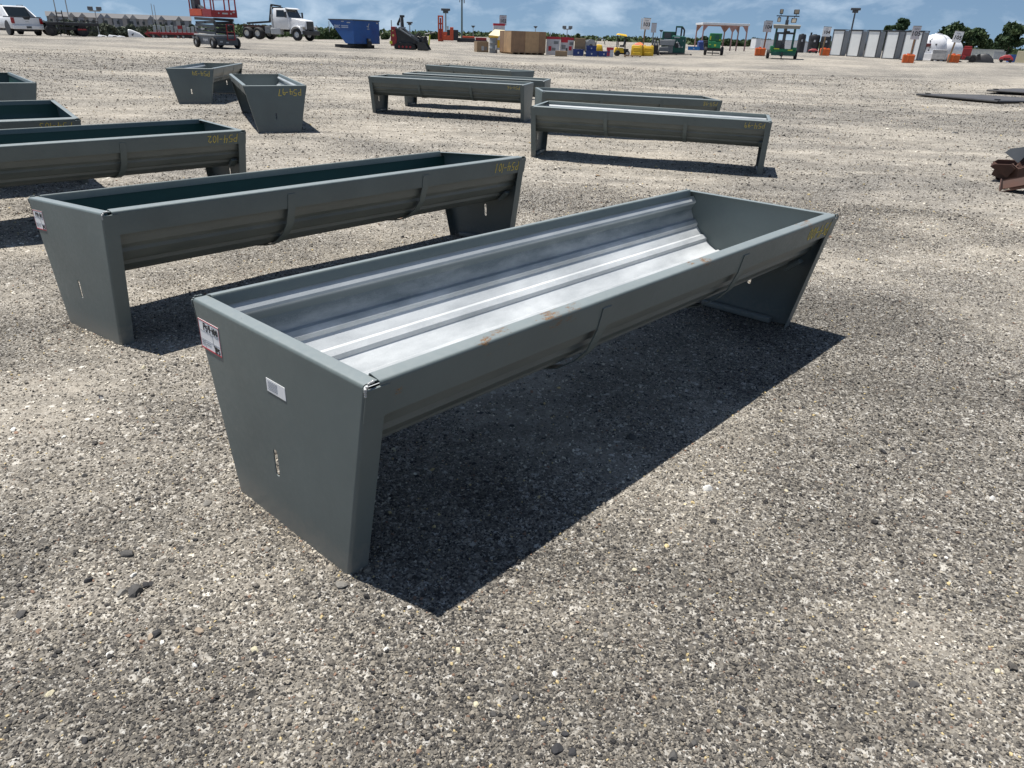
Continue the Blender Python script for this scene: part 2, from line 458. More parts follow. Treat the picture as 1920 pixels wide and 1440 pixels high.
def build_ground():
    rs = np.concatenate([np.geomspace(0.25, 30, 250), np.geomspace(30, 6000, 110)[1:]])
    # denser rays where the yard is seen
    az = np.concatenate([np.radians(np.linspace(-75, 75, 360)), np.radians(np.linspace(75, 285, 60))[1:-1]])
    R, A = np.meshgrid(rs, az, indexing='ij')
    X = (R * np.sin(A)).ravel(); Y = (R * np.cos(A)).ravel()
    Z = terrain(X, Y)
    T = ground_tone(X, Y)
    nr, na = len(rs), len(az)
    X = np.r_[X, 0.0]; Y = np.r_[Y, 0.0]; Z = np.r_[Z, 0.0]; T = np.r_[T, 0.5]
    i = np.arange(nr - 1)[:, None] * na; j = np.arange(na)[None]; j2 = (j + 1) % na
    q = np.stack([i + j, i + na + j, i + na + j2, i + j2], -1).reshape(-1, 4)[:, ::-1]
    c = nr * na
    fan = [(c, int(b_), int(a_)) for a_, b_ in zip(np.arange(na), (np.arange(na) + 1) % na)]
    me = bpy.data.meshes.new('ground')
    me.from_pydata(np.c_[X, Y, Z].tolist(), [], q.tolist() + fan)
    me.polygons.foreach_set('use_smooth', [True] * len(me.polygons))
    at_ = me.attributes.new('tone', 'FLOAT', 'POINT'); at_.data.foreach_set('value', T)
    me.materials.append(ground_material())
    bm = bmesh.new(); bm.from_mesh(me)
    if sum(f.normal.z for f in list(bm.faces)[:200]) < 0: bmesh.ops.reverse_faces(bm, faces=bm.faces)
    bm.to_mesh(me); bm.free()
    return tag(link('ground', me), 'pale grey gravel and dust of the open sale yard', None, kind='structure')
ground = build_ground()
# ------------------------------------------------------------------ loose gravel
STONE_COLS = [(0.048, 0.047, 0.048), (0.088, 0.084, 0.080), (0.145, 0.135, 0.122), (0.21, 0.193, 0.168), (0.30, 0.275, 0.235), (0.43, 0.40, 0.345), (0.66, 0.63, 0.56), (0.55, 0.45, 0.25), (0.24, 0.16, 0.12)]
def stone_material(instanced=True, col=None, name='stone'):
    m, t, b = newmat(name); L = t.links.new
    if instanced:
        a = N(t, 'ShaderNodeAttribute', attribute_type='INSTANCER', attribute_name='col')
        src = a.outputs['Color']
    else:
        rgb = N(t, 'ShaderNodeRGB'); rgb.outputs[0].default_value = (*col, 1); src = rgb.outputs[0]
    tcn = N(t, 'ShaderNodeTexCoord')
    no = N(t, 'ShaderNodeTexNoise', Scale=(3.0 if instanced else 60.0), Detail=4.0)
    L(tcn.outputs['Object'], no.inputs['Vector'])
    rp = ramp(t, [(0.3, 0.72), (0.72, 1.28)]); L(no.outputs[0], rp.inputs[0])
    mu = N(t, 'ShaderNodeMixRGB', blend_type='MULTIPLY', Fac=1.0); L(src, mu.inputs['Color1']); L(rp.outputs[0], mu.inputs['Color2'])
    L(mu.outputs[0], b.inputs['Base Color'])
    b.inputs['Roughness'].default_value = 0.88
    b.inputs['Specular IOR Level'].default_value = 0.25
    return m

def build_gravel(name, label, n, rmin, rmax, power, dmean, dsig, dmax, seed, sub, azdeg=57):
    rs = np.random.RandomState(seed)
    # radius pdf ~ r^(1-power)
    k = 2 - power
    u = rs.rand(n)
    r = (rmin ** k + u * (rmax ** k - rmin ** k)) ** (1 / k)
    a = np.radians(rs.uniform(-azdeg, azdeg, n))
    x = r * np.sin(a); y = r * np.cos(a)
    if name == 'gravel':
        fx, fy = [], []
        for tk in ('100', '101', '102', '99', '97'):
            Mx = trough_matrix(tk)
            for lx, sg in ((0, -1), (TL, 1), (0, 1), (TL, -1)):
                m_ = 1500
                ly = rs.uniform(-TB / 2 - .02, TB / 2 + .02, m_); ox = np.abs(rs.normal(0, .018, m_)) * sg
                for a_, b_ in zip(ly, ox):
                    q_ = Mx @ Vector((lx + b_, a_, 0)); fx.append(q_.x); fy.append(q_.y)
        x = np.r_[x, fx]; y = np.r_[y, fy]; n = len(x); r = np.hypot(x, y)
    tone = ground_tone(x, y)
    keep = rs.rand(n) > np.clip((tone - 0.45) * 1.25, 0, 0.72)
    x, y, tone, r = x[keep], y[keep], tone[keep], r[keep]
    n = len(x)
    d = np.minimum(dmean * np.exp(rs.randn(n) * dsig), dmax) * (0.85 + 0.05 * r)
    z = terrain(x, y) + d * 0.17
    # darker mix on dark ground, paler on dust
    q = np.clip(rs.beta(0.85, 0.95, n) * 0.99 + (tone - 0.45) * 0.30, 0, 0.999)
    stops = np.array([0, 0.14, 0.34, 0.55, 0.74, 0.88, 1.0]); cols = np.array(STONE_COLS[:7])
    C = np.stack([np.interp(q, stops, cols[:, i]) for i in range(3)], -1)
    odd = rs.rand(n)
    C[odd < 0.012] = STONE_COLS[7]; C[(odd > 0.012) & (odd < 0.03)] = STONE_COLS[8]
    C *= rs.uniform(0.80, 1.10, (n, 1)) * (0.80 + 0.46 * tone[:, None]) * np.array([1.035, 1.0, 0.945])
    me = bpy.data.meshes.new(name)
    me.vertices.add(n)
    me.vertices.foreach_set('co', np.c_[x, y, z].ravel())
    def att(nm, ty, data, key='value'):
        A_ = me.attributes.new(nm, ty, 'POINT'); A_.data.foreach_set(key, np.asarray(data, np.float32).ravel())
    att('col', 'FLOAT_COLOR', np.c_[C, np.ones(n)], 'color')
    sc = np.c_[d / 2 * rs.uniform(0.8, 1.35, n), d / 2 * rs.uniform(0.75, 1.1, n), d / 2 * rs.uniform(0.5, 0.85, n)]
    att('sc', 'FLOAT_VECTOR', sc, 'vector')
    att('rt', 'FLOAT_VECTOR', np.c_[rs.uniform(-.5, .5, n), rs.uniform(-.5, .5, n), rs.uniform(0, 6.28, n)], 'vector')
    o = link(name, me)
    mat = stone_material()
    g = bpy.data.node_groups.new(name + '_nodes', 'GeometryNodeTree')
    g.interface.new_socket('Geometry', in_out='INPUT', socket_type='NodeSocketGeometry')
    g.interface.new_socket('Geometry', in_out='OUTPUT', socket_type='NodeSocketGeometry')
    gi = g.nodes.new('NodeGroupInput'); go = g.nodes.new('NodeGroupOutput'); L = g.links.new
    j = g.nodes.new('GeometryNodeGeometryToInstance')
    for v in range(5):
        ic = g.nodes.new('GeometryNodeMeshIcoSphere'); ic.inputs['Subdivisions'].default_value = sub
        sp = g.nodes.new('GeometryNodeSetPosition')
        no = g.nodes.new('ShaderNodeTexNoise'); no.inputs['Scale'].default_value = 0.95; no.inputs['Detail'].default_value = 1.0
        po = g.nodes.new('GeometryNodeInputPosition')
        ad = g.nodes.new('ShaderNodeVectorMath'); ad.operation = 'ADD'; ad.inputs[1].default_value = (v * 7.3, v * 3.1, v * 5.7)
        L(po.outputs[0], ad.inputs[0]); L(ad.outputs[0], no.inputs['Vector'])
        sb = g.nodes.new('ShaderNodeVectorMath'); sb.operation = 'SUBTRACT'; sb.inputs[1].default_value = (.5, .5, .5); L(no.outputs['Color'], sb.inputs[0])
        ms = g.nodes.new('ShaderNodeVectorMath'); ms.operation = 'SCALE'; ms.inputs['Scale'].default_value = 1.9; L(sb.outputs[0], ms.inputs[0])
        L(ic.outputs[0], sp.inputs['Geometry']); L(ms.outputs[0], sp.inputs['Offset'])
        sm = g.nodes.new('GeometryNodeSetMaterial'); sm.inputs['Material'].default_value = mat
        L(sp.outputs[0], sm.inputs[0]); L(sm.outputs[0], j.inputs[0])
    iop = g.nodes.new('GeometryNodeInstanceOnPoints')
    L(gi.outputs[0], iop.inputs['Points']); L(j.outputs[0], iop.inputs['Instance'])
    iop.inputs['Pick Instance'].default_value = True
    def named(nm, ty):
        a_ = g.nodes.new('GeometryNodeInputNamedAttribute'); a_.data_type = ty; a_.inputs['Name'].default_value = nm
        return a_.outputs[0]
    L(named('sc', 'FLOAT_VECTOR'), iop.inputs['Scale'])
    e2r = g.nodes.new('FunctionNodeEulerToRotation'); L(named('rt', 'FLOAT_VECTOR'), e2r.inputs[0]); L(e2r.outputs[0], iop.inputs['Rotation'])
    ri = g.nodes.new('FunctionNodeRandomValue'); ri.data_type = 'INT'; ri.inputs[4].default_value = 0; ri.inputs[5].default_value = 4
    L(ri.outputs[2], iop.inputs['Instance Index'])
    L(iop.outputs[0], go.inputs[0])
    md = o.modifiers.new('stones', 'NODES'); md.node_group = g
    return tag(o, label, 'gravel', kind='stuff')
build_gravel('gravel', 'loose small grey, black and white stones covering the yard', 450000, 0.95, 8.5, 1.25, 0.0050, 0.38, 0.015, 3, 1)
build_gravel('pebbles', 'scattered larger dark and pale pebbles among the gravel', 3600, 0.95, 12.0, 1.15, 0.0108, 0.28, 0.024, 4, 2)
build_gravel('coarse_gravel', 'paler coarse stones spread across the middle of the yard', 110000, 6.5, 42.0, 1.35, 0.0100, 0.34, 0.03, 8, 1, 46)

# single stones and lumps one can pick out
def rock_mesh(seed, mat):
    rs = random.Random(seed)
    bm = bmesh.new(); bmesh.ops.create_icosphere(bm, subdivisions=2, radius=1)
    ds = [(Vector((rs.gauss(0, 1), rs.gauss(0, 1), rs.gauss(0, 1))).normalized(), rs.uniform(0.48, 0.8)) for _ in range(11)]
    for v in bm.verts:
        for d, k in ds:
            e = v.co.dot(d)
            if e > k: v.co -= d * (e - k)
        v.co *= rs.uniform(0.96, 1.04)
        v.co.z *= 0.72
    me = bpy.data.meshes.new('stone'); bm.to_mesh(me); bm.free(); me.materials.append(mat)
    return me
RK = {}
for cn, c in (('black', (0.045, 0.044, 0.045)), ('charcoal', (0.085, 0.081, 0.076)), ('grey', (0.20, 0.187, 0.165)), ('cream', (0.52, 0.47, 0.33)), ('white', (0.62, 0.60, 0.55)), ('tan', (0.30, 0.24, 0.18))):
    mt = stone_material(False, c, 'stone_' + cn)
    RK[cn] = [rock_mesh(len(cn) * 10 + i, mt) for i in range(3)]
def ground_hit(px, py):
    d = ray(px, py); t = -CAM_H / d[2]
    for _ in range(6):
        t = (tz(t * d[0], t * d[1]) - CAM_H) / d[2]
    return t * d[0], t * d[1], tz(t * d[0], t * d[1])
SPOTS = [(238, 1040, 26, 'charcoal'), (252, 1112, 30, 'charcoal'), (230, 1112, 20, 'grey'), (275, 1098, 16, 'black'), (283, 1096, 12, 'black'), (165, 1090, 15, 'black'),
 (148, 1120, 14, 'charcoal'), (40, 1155, 18, 'charcoal'), (372, 1185, 20, 'tan'), (478, 1220, 15, 'cream'), (205, 1227, 12, 'white'), (365, 1248, 12, 'white'), (295, 1188, 18, 'black'),
 (388, 945, 18, 'grey'), (258, 937, 13, 'charcoal'), (640, 1098, 24, 'grey'), (660, 1098, 8, 'white'), (860, 1222, 15, 'cream'), (892, 1322, 13, 'cream'), (1040, 1265, 12, 'white'), (1045, 1405, 24, 'black'),
 (1072, 1412, 18, 'black'), (1018, 1358, 16, 'charcoal'), (1050, 1358, 14, 'black'), (1060, 1378, 15, 'black'), (965, 1310, 15, 'charcoal'), (985, 1308, 15, 'charcoal'), (940, 1285, 14, 'charcoal'), (925, 1340, 14, 'charcoal'),
 (1327, 917, 20, 'white'), (1345, 917, 8, 'white'), (1474, 920, 8, 'cream'), (1655, 848, 14, 'black'), (1692, 843, 10, 'black'), (1713, 846, 9, 'black'), (1724, 849, 8, 'white'), (1190, 1070, 13, 'cream'), (1215, 1152, 10, 'grey'), (915, 1148, 14, 'charcoal'),
 (1262, 1418, 28, 'charcoal'), (1300, 1395, 13, 'charcoal'), (1390, 1330, 18, 'black'), (1585, 925, 9, 'grey'), (1185, 820, 20, 'charcoal'), (1030, 850, 11, 'grey'), (1712, 1284, 20, 'charcoal'), (1480, 1180, 12, 'grey'),
 (1860, 935, 12, 'white'), (1780, 310, 8, 'black'), (1349, 285, 7, 'black'), (870, 350, 14, 'charcoal'), (755, 445, 9, 'black'), (590, 420, 8, 'charcoal'), (270, 690, 10, 'cream'), (120, 820, 9, 'white'), (60, 960, 12, 'grey'), (500, 1330, 16, 'grey'), (700, 1380, 12, 'charcoal'), (95, 1300, 14, 'cream'), (160, 1390, 14, 'black')]
_rr = random.Random(21)
for _k in range(45):
    SPOTS.append((_rr.uniform(20, 1900), _rr.uniform(760, 1430), _rr.uniform(7, 13), _rr.choice(['black', 'charcoal', 'grey', 'white', 'cream', 'charcoal', 'grey', 'tan'])))
for i, (px, py, s, cn) in enumerate(SPOTS):
    x, y, z = ground_hit(px, py)
    sc = s / 2 * math.hypot(x, y, CAM_H) / FPX * 1.05
    o = link('stone', RK[cn][i % 3], ground)
    o.location = (x, y, z + sc * 0.12); o.rotation_euler = (_rr.uniform(-.3, .3), _rr.uniform(-.3, .3), _rr.uniform(0, 6.3))
    o.scale = (sc * _rr.uniform(0.95, 1.25), sc * _rr.uniform(0.8, 1.05), sc)
# ------------------------------------------------------------------ feed troughs
def paint_material(name, base=(0.112, 0.136, 0.133), rust=(), rustamt=0.0, rough=0.42, dust=0.25):
    m, t, b = newmat(name); L = t.links.new
    tcn = N(t, 'ShaderNodeTexCoord'); oi = N(t, 'ShaderNodeObjectInfo')
    off = N(t, 'ShaderNodeVectorMath', operation='MULTIPLY_ADD'); L(oi.outputs['Location'], off.inputs[0]); off.inputs[1].default_value = (3.1, 2.3, 1.7); L(tcn.outputs['Object'], off.inputs[2])
    v = off.outputs[0]
    n1 = N(t, 'ShaderNodeTexNoise', Scale=2.2, Detail=5.0, Roughness=0.6); L(v, n1.inputs['Vector'])
    n2 = N(t, 'ShaderNodeTexNoise', Scale=45.0, Detail=6.0, Roughness=0.72); L(v, n2.inputs['Vector'])
    n3 = N(t, 'ShaderNodeTexNoise', Scale=420.0, Detail=2.0); L(v, n3.inputs['Vector'])
    r1 = ramp(t, [(0.3, 0.9), (0.72, 1.12)]); L(n1.outputs[0], r1.inputs[0])
    mu = N(t, 'ShaderNodeMixRGB', blend_type='MULTIPLY', Fac=1.0, Color1=(*base, 1)); L(r1.outputs[0], mu.inputs['Color2'])
    # wind-blown dust film, patchy
    rd = ramp(t, [(0.45, 0.0), (0.8, dust)]); L(n2.outputs[0], rd.inputs[0])
    geo = N(t, 'ShaderNodeNewGeometry'); sx = N(t, 'ShaderNodeSeparateXYZ'); L(geo.outputs['Normal'], sx.inputs[0])
    du = N(t, 'ShaderNodeMath', operation='MULTIPLY'); L(rd.outputs[0], du.inputs[0])
    rz_ = ramp(t, [(0.0, 0.35), (1.0, 1.0)]); L(sx.outputs['Z'], rz_.inputs[0]); L(rz_.outputs[0], du.inputs[1])
    md = N(t, 'ShaderNodeMixRGB', Color2=(0.27, 0.26, 0.235, 1)); L(du.outputs[0], md.inputs['Fac']); L(mu.outputs[0], md.inputs['Color1'])
    so = N(t, 'ShaderNodeSeparateXYZ'); L(tcn.outputs['Object'], so.inputs[0])
    zl = N(t, 'ShaderNodeMath', operation='MULTIPLY_ADD'); L(n2.outputs[0], zl.inputs[0]); zl.inputs[1].default_value = -0.22; L(so.outputs['Z'], zl.inputs[2])
    zr = ramp(t, [(0.0, 0.55), (0.10, 0.0)]); zo = N(t, 'ShaderNodeMath', operation='ADD'); L(zl.outputs[0], zo.inputs[0]); zo.inputs[1].default_value = 0.10; L(zo.outputs[0], zr.inputs[0])
    ms_ = N(t, 'ShaderNodeMixRGB', Color2=(0.24, 0.225, 0.195, 1)); L(zr.outputs[0], ms_.inputs['Fac']); L(md.outputs[0], ms_.inputs['Color1'])
    mpS = N(t, 'ShaderNodeMapping'); mpS.inputs['Scale'].default_value = (30, 3.0, 14); mpS.inputs['Rotation'].default_value = (0.5, 0.2, 0.3); L(v, mpS.inputs[0])
    nS = N(t, 'ShaderNodeTexNoise', Scale=3.0, Detail=8.0, Roughness=0.8); L(mpS.outputs[0], nS.inputs['Vector'])
    rS = ramp(t, [(0.66, 0.0), (0.74, 0.30)]); L(nS.outputs[0], rS.inputs[0])
    mS = N(t, 'ShaderNodeMixRGB', Color2=(0.30, 0.31, 0.30, 1)); L(rS.outputs[0], mS.inputs['Fac']); L(ms_.outputs[0], mS.inputs['Color1'])
    up = ramp(t, [(0.72, 0.0), (0.96, 0.34)]); L(sx.outputs['Z'], up.inputs[0])  # dust film on up-facing faces, painted paler to carry the lips' sky brightness
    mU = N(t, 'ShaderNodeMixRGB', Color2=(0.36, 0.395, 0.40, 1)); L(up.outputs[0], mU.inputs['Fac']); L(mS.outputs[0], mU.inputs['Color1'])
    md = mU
    # small chips and specks
    vo = N(t, 'ShaderNodeTexVoronoi', Scale=34.0); L(v, vo.inputs['Vector'])
    chp = ramp(t, [(0.045, 1.0), (0.07, 0.0)]); L(vo.outputs['Distance'], chp.inputs[0])
    sc_ = N(t, 'ShaderNodeSeparateColor'); L(vo.outputs['Color'], sc_.inputs[0])
    pick = ramp(t, [(0.86, 0.0), (0.88, 0.8)]); L(sc_.outputs[0], pick.inputs[0])
    cm = N(t, 'ShaderNodeMath', operation='MULTIPLY'); L(chp.outputs[0], cm.inputs[0]); L(pick.outputs[0], cm.inputs[1])
    mc = N(t, 'ShaderNodeMixRGB', Color2=(0.02, 0.02, 0.02, 1)); L(cm.outputs[0], mc.inputs['Fac']); L(md.outputs[0], mc.inputs['Color1'])
    last = mc.outputs[0]
    # rust where the paint has worn through
    fac = None
    if rustamt > 0:
        n4 = N(t, 'ShaderNodeTexNoise', Scale=1.6, Detail=7.0, Roughness=0.75); L(v, n4.inputs['Vector'])
        r4 = ramp(t, [(0.70 - rustamt * 0.06, 0.0), (0.73 - rustamt * 0.06, 1.0)]); L(n4.outputs[0], r4.inputs[0]); fac = r4.outputs[0]
    for (x, y, z, rad) in rust:
        vm = N(t, 'ShaderNodeVectorMath', operation='DISTANCE'); L(tcn.outputs['Object'], vm.inputs[0]); vm.inputs[1].default_value = (x, y, z)
        dv = N(t, 'ShaderNodeMath', operation='DIVIDE'); L(vm.outputs['Value'], dv.inputs[0]); dv.inputs[1].default_value = rad
        nr = N(t, 'ShaderNodeTexNoise', Scale=34.0, Detail=10.0, Roughness=0.9); mpn = N(t, 'ShaderNodeMapping'); mpn.inputs['Scale'].default_value = (0.45, 1, 1); L(tcn.outputs['Object'], mpn.inputs[0]); L(mpn.outputs[0], nr.inputs['Vector'])
        ns = N(t, 'ShaderNodeMath', operation='MULTIPLY_ADD'); L(nr.outputs[0], ns.inputs[0]); ns.inputs[1].default_value = 4.6; ns.inputs[2].default_value = -2.22
        sb = N(t, 'ShaderNodeMath', operation='SUBTRACT'); L(ns.outputs[0], sb.inputs[0]); L(dv.outputs[0], sb.inputs[1])
        rr = ramp(t, [(0.0, 0.0), (0.06, 1.0)]); L(sb.outputs[0], rr.inputs[0])
        if fac is None: fac = rr.outputs[0]
        else:
            mxx = N(t, 'ShaderNodeMath', operation='MAXIMUM'); L(fac, mxx.inputs[0]); L(rr.outputs[0], mxx.inputs[1]); fac = mxx.outputs[0]
    if fac is not None:
        rc = ramp(t, [(0.36, (0.055, 0.026, 0.014)), (0.55, (0.21, 0.11, 0.045)), (0.7, (0.42, 0.28, 0.13))]); L(n3.outputs[0], rc.inputs[0])
        mr = N(t, 'ShaderNodeMixRGB'); L(fac, mr.inputs['Fac']); L(last, mr.inputs['Color1']); L(rc.outputs[0], mr.inputs['Color2']); last = mr.outputs[0]
    b.inputs['Specular IOR Level'].default_value = 0.35
    L(last, b.inputs['Base Color'])
    ro = ramp(t, [(0.3, rough - 0.07), (0.7, rough + 0.12)]); L(n2.outputs[0], ro.inputs[0]); L(ro.outputs[0], b.inputs['Roughness'])
    ad = N(t, 'ShaderNodeMath', operation='MULTIPLY_ADD'); L(n1.outputs[0], ad.inputs[0]); ad.inputs[1].default_value = 9.0; L(n3.outputs[0], ad.inputs[2])
    bp = N(t, 'ShaderNodeBump', Strength=0.10, Distance=0.004); L(ad.outputs[0], bp.inputs['Height']); L(bp.outputs[0], b.inputs['Normal'])
    return m
def sheet_material(name, c1, c2, metal, rough, wall=None):
    m, t, b = newmat(name); L = t.links.new
    tcn = N(t, 'ShaderNodeTexCoord')
    mp_ = N(t, 'ShaderNodeMapping'); mp_.inputs['Scale'].default_value = (0.7, 2.2, 2.2); L(tcn.outputs['Object'], mp_.inputs[0])
    n1 = N(t, 'ShaderNodeTexNoise', Scale=3.4, Detail=5.0, Roughness=0.6); L(mp_.outputs[0], n1.inputs['Vector'])
    n2 = N(t, 'ShaderNodeTexNoise', Scale=520.0, Detail=2.0); L(tcn.outputs['Object'], n2.inputs['Vector'])
    mx = N(t, 'ShaderNodeMath', operation='MULTIPLY_ADD'); L(n2.outputs[0], mx.inputs[0]); mx.inputs[1].default_value = 0.55; L(n1.outputs[0], mx.inputs[2])
    rp = ramp(t, [(0.55, c1), (0.98, c2)]); L(mx.outputs[0], rp.inputs[0])
    last = rp.outputs[0]
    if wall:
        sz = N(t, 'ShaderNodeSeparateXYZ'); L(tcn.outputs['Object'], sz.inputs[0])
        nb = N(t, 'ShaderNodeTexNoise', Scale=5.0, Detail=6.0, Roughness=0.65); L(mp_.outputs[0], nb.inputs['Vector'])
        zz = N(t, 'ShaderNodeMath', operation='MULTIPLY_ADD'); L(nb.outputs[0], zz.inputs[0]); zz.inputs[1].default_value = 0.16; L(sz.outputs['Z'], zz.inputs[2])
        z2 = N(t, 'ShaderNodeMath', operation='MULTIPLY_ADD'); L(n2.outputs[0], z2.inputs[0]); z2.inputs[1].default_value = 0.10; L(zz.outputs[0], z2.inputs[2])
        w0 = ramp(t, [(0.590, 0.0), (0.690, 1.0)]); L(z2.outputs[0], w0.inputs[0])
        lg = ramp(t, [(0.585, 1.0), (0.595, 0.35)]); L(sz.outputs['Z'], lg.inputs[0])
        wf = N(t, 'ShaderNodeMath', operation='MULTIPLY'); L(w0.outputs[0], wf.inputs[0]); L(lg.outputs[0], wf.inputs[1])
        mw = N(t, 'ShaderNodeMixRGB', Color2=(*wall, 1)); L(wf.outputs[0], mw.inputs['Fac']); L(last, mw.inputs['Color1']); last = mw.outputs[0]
    L(last, b.inputs['Base Color'])
    b.inputs['Metallic'].default_value = metal
    rr = ramp(t, [(0.3, rough - 0.06), (0.7, rough + 0.1)]); L(n1.outputs[0], rr.inputs[0]); L(rr.outputs[0], b.inputs['Roughness'])
    bp = N(t, 'ShaderNodeBump', Strength=0.06, Distance=0.004); L(n2.outputs[0], bp.inputs['Height']); L(bp.outputs[0], b.inputs['Normal'])
    return m
SL = (TW - TB) / 2 / TH                      # slope of the tapered sides
_c = 1 / math.hypot(1, SL); _s = SL * _c
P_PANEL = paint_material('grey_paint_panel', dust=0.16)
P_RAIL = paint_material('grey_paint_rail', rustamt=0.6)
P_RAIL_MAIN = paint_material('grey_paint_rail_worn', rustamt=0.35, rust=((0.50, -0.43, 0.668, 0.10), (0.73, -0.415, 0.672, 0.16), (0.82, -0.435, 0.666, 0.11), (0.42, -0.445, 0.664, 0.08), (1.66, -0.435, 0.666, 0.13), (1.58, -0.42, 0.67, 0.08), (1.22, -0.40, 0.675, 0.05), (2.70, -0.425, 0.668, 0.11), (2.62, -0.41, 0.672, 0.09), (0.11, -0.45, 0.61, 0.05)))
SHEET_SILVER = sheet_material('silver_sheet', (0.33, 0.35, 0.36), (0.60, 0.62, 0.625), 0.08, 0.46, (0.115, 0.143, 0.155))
SHEET_OUT = sheet_material('grey_sheet_underside', (0.085, 0.100, 0.094), (0.135, 0.150, 0.140), 0.0, 0.42)
SHEET_GREEN = sheet_material('dark_green_sheet', (0.008, 0.042, 0.038), (0.016, 0.060, 0.054), 0.0, 0.42)
WELD = M_('weld_metal', (0.42, 0.42, 0.41), 0.5, 0.4, 0.25, 60)
YPAINT = M_('yellow_marker', (0.66, 0.50, 0.07), 0.5, 0, 0.25, 80)
STICK = M_('sticker_white', (0.80, 0.80, 0.80), 0.45, 0, 0.03, 20)
STRED = M_('sticker_red', (0.45, 0.03, 0.05), 0.45, 0, 0.05, 20)
INK = M_('black_ink', (0.015, 0.015, 0.017), 0.5, 0, 0.1, 20)
PRINT = M_('grey_print', (0.25, 0.26, 0.28), 0.5, 0, 0.1, 20)

def arc_profile(pts, rads, seg=4):
    """poly-line with rounded corners (2-D)"""
    out_ = [pts[0]]
    for i in range(1, len(pts) - 1):
        p, a, b_ = Vector(pts[i]), Vector(pts[i - 1]), Vector(pts[i + 1])
        d1, d2 = (a - p).normalized(), (b_ - p).normalized()
        ang = d1.angle(d2); r = rads[i - 1]; tl = r / math.tan(ang / 2)
        s0, s1 = p + d1 * tl, p + d2 * tl
        for k in range(seg + 1):
            u = k / seg
            out_.append(tuple((1 - u) ** 2 * s0 + 2 * u * (1 - u) * p + u * u * s1))
    out_.append(pts[-1])
    return [tuple(q) for q in out_]
def strip_mesh(name, prof, x0, x1, mat, thick, nx=1, smooth=35, wob=None, outer=None):
    bm = bmesh.new()
    rows = []
    for i in range(nx + 1):
        x = x0 + (x1 - x0) * i / nx
        rows.append([bm.verts.new((x, y + (wob(x, k)[0] if wob else 0), z + (wob(x, k)[1] if wob else 0))) for k, (y, z) in enumerate(prof)])
    for a, b_ in zip(rows[:-1], rows[1:]):
        for k in range(len(prof) - 1): bm.faces.new((a[k], a[k + 1], b_[k + 1], b_[k]))
    bmesh.ops.recalc_face_normals(bm, faces=bm.faces)
    bmesh.ops.solidify(bm, geom=bm.faces[:], thickness=thick)
    bmesh.ops.recalc_face_normals(bm, faces=bm.faces)
    if outer:
        for f in bm.faces:
            c = f.calc_center_median()
            f.material_index = 0 if Vector((0, -c.y, 1.3 - c.z)).dot(f.normal) > 0 else 1
    me = bpy.data.meshes.new(name); bm.to_mesh(me); bm.free()
    me.materials.append(mat)
    if outer: me.materials.append(outer)
    me.polygons.foreach_set('use_smooth', [True] * len(me.polygons)); me.set_sharp_from_angle(angle=math.radians(smooth))
    return me
def end_panel_mesh():
    """pressed plate: tapered face with a slot, top lip and side flanges folded inward (+x)"""
    R_ = 0.011
    bm = bmesh.new()
    c = [(-TW / 2, TH), (TW / 2, TH), (TB / 2, 0.0), (-TB / 2, 0.0)]       # (y,z)
    iw = R_ / _c
    inner = [(-TW / 2 + iw + SL * R_, TH - R_), (TW / 2 - iw - SL * R_, TH - R_), (TB / 2 - iw, 0.0), (-TB / 2 + iw, 0.0)]
    vin = [bm.verts.new((0, y, z)) for y, z in inner]
    es = [bm.edges.new((vin[i], vin[(i + 1) % 4])) for i in range(4)]
    sl = []
    for k in range(16):                                                    # slot
        a = 2 * PI * k / 16
        zc = 0.272 if math.sin(a) >= 0 else 0.20
        sl.append(bm.verts.new((0, 0.032 + 0.0115 * math.cos(a), zc + 0.0115 * math.sin(a))))
    es += [bm.edges.new((sl[i], sl[(i + 1) % 16])) for i in range(16)]
    bmesh.ops.triangle_fill(bm, use_beauty=True, use_dissolve=False, edges=es)
    def flange(a, b_, nrm, length, trim0=0.0, trim1=0.0):
        """a,b: inner edge ends; nrm: outward 2-D normal in the face"""
        rows = []
        for k in range(6):
            g = PI / 2 * k / 5
            o_, x = R_ * math.sin(g), R_ * (1 - math.cos(g))
            rows.append((o_, x))
        rows.append((R_, R_ + length))
        prev = None
        for i, (o_, x) in enumerate(rows):
            A_ = Vector(a) + Vector(nrm) * o_; B_ = Vector(b_) + Vector(nrm) * o_
            cur = [bm.verts.new((x, A_.x, A_.y)), bm.verts.new((x, B_.x, B_.y))]
            if prev: bm.faces.new((prev[0], prev[1], cur[1], cur[0]))
            prev = cur
    flange(inner[0], inner[1], (0, 1), 0.036)
    flange(inner[1], inner[2], (_c, -_s), 0.058)
    flange(inner[3], inner[0], (-_c, -_s), 0.058)
    bmesh.ops.remove_doubles(bm, verts=bm.verts, dist=1e-5)
    bmesh.ops.recalc_face_normals(bm, faces=bm.faces)
    bmesh.ops.solidify(bm, geom=bm.faces[:], thickness=0.0035)
    bmesh.ops.recalc_face_normals(bm, faces=bm.faces)
    me = bpy.data.meshes.new('end_panel'); bm.to_mesh(me); bm.free()
    xs = [v.co.x for v in me.vertices]
    if min(xs) < -0.001:
        for v in me.vertices: v.co.x += 0.0035
    me.materials.append(P_PANEL)
    me.polygons.foreach_set('use_smooth', [True] * len(me.polygons)); me.set_sharp_from_angle(angle=math.radians(38))
    return me
def rail_profile(side):
    P0 = Vector((-TW / 2, TH)); d = Vector((_s, -_c)); e = Vector((_c, _s))
    pts = [P0 + d * 0.112, P0, P0 + e * 0.049, P0 + e * 0.049 + d * 0.042]
    pr = arc_profile([tuple(p) for p in pts], [0.011, 0.009])
    return [(side * -y, z) for y, z in pr] if side > 0 else pr
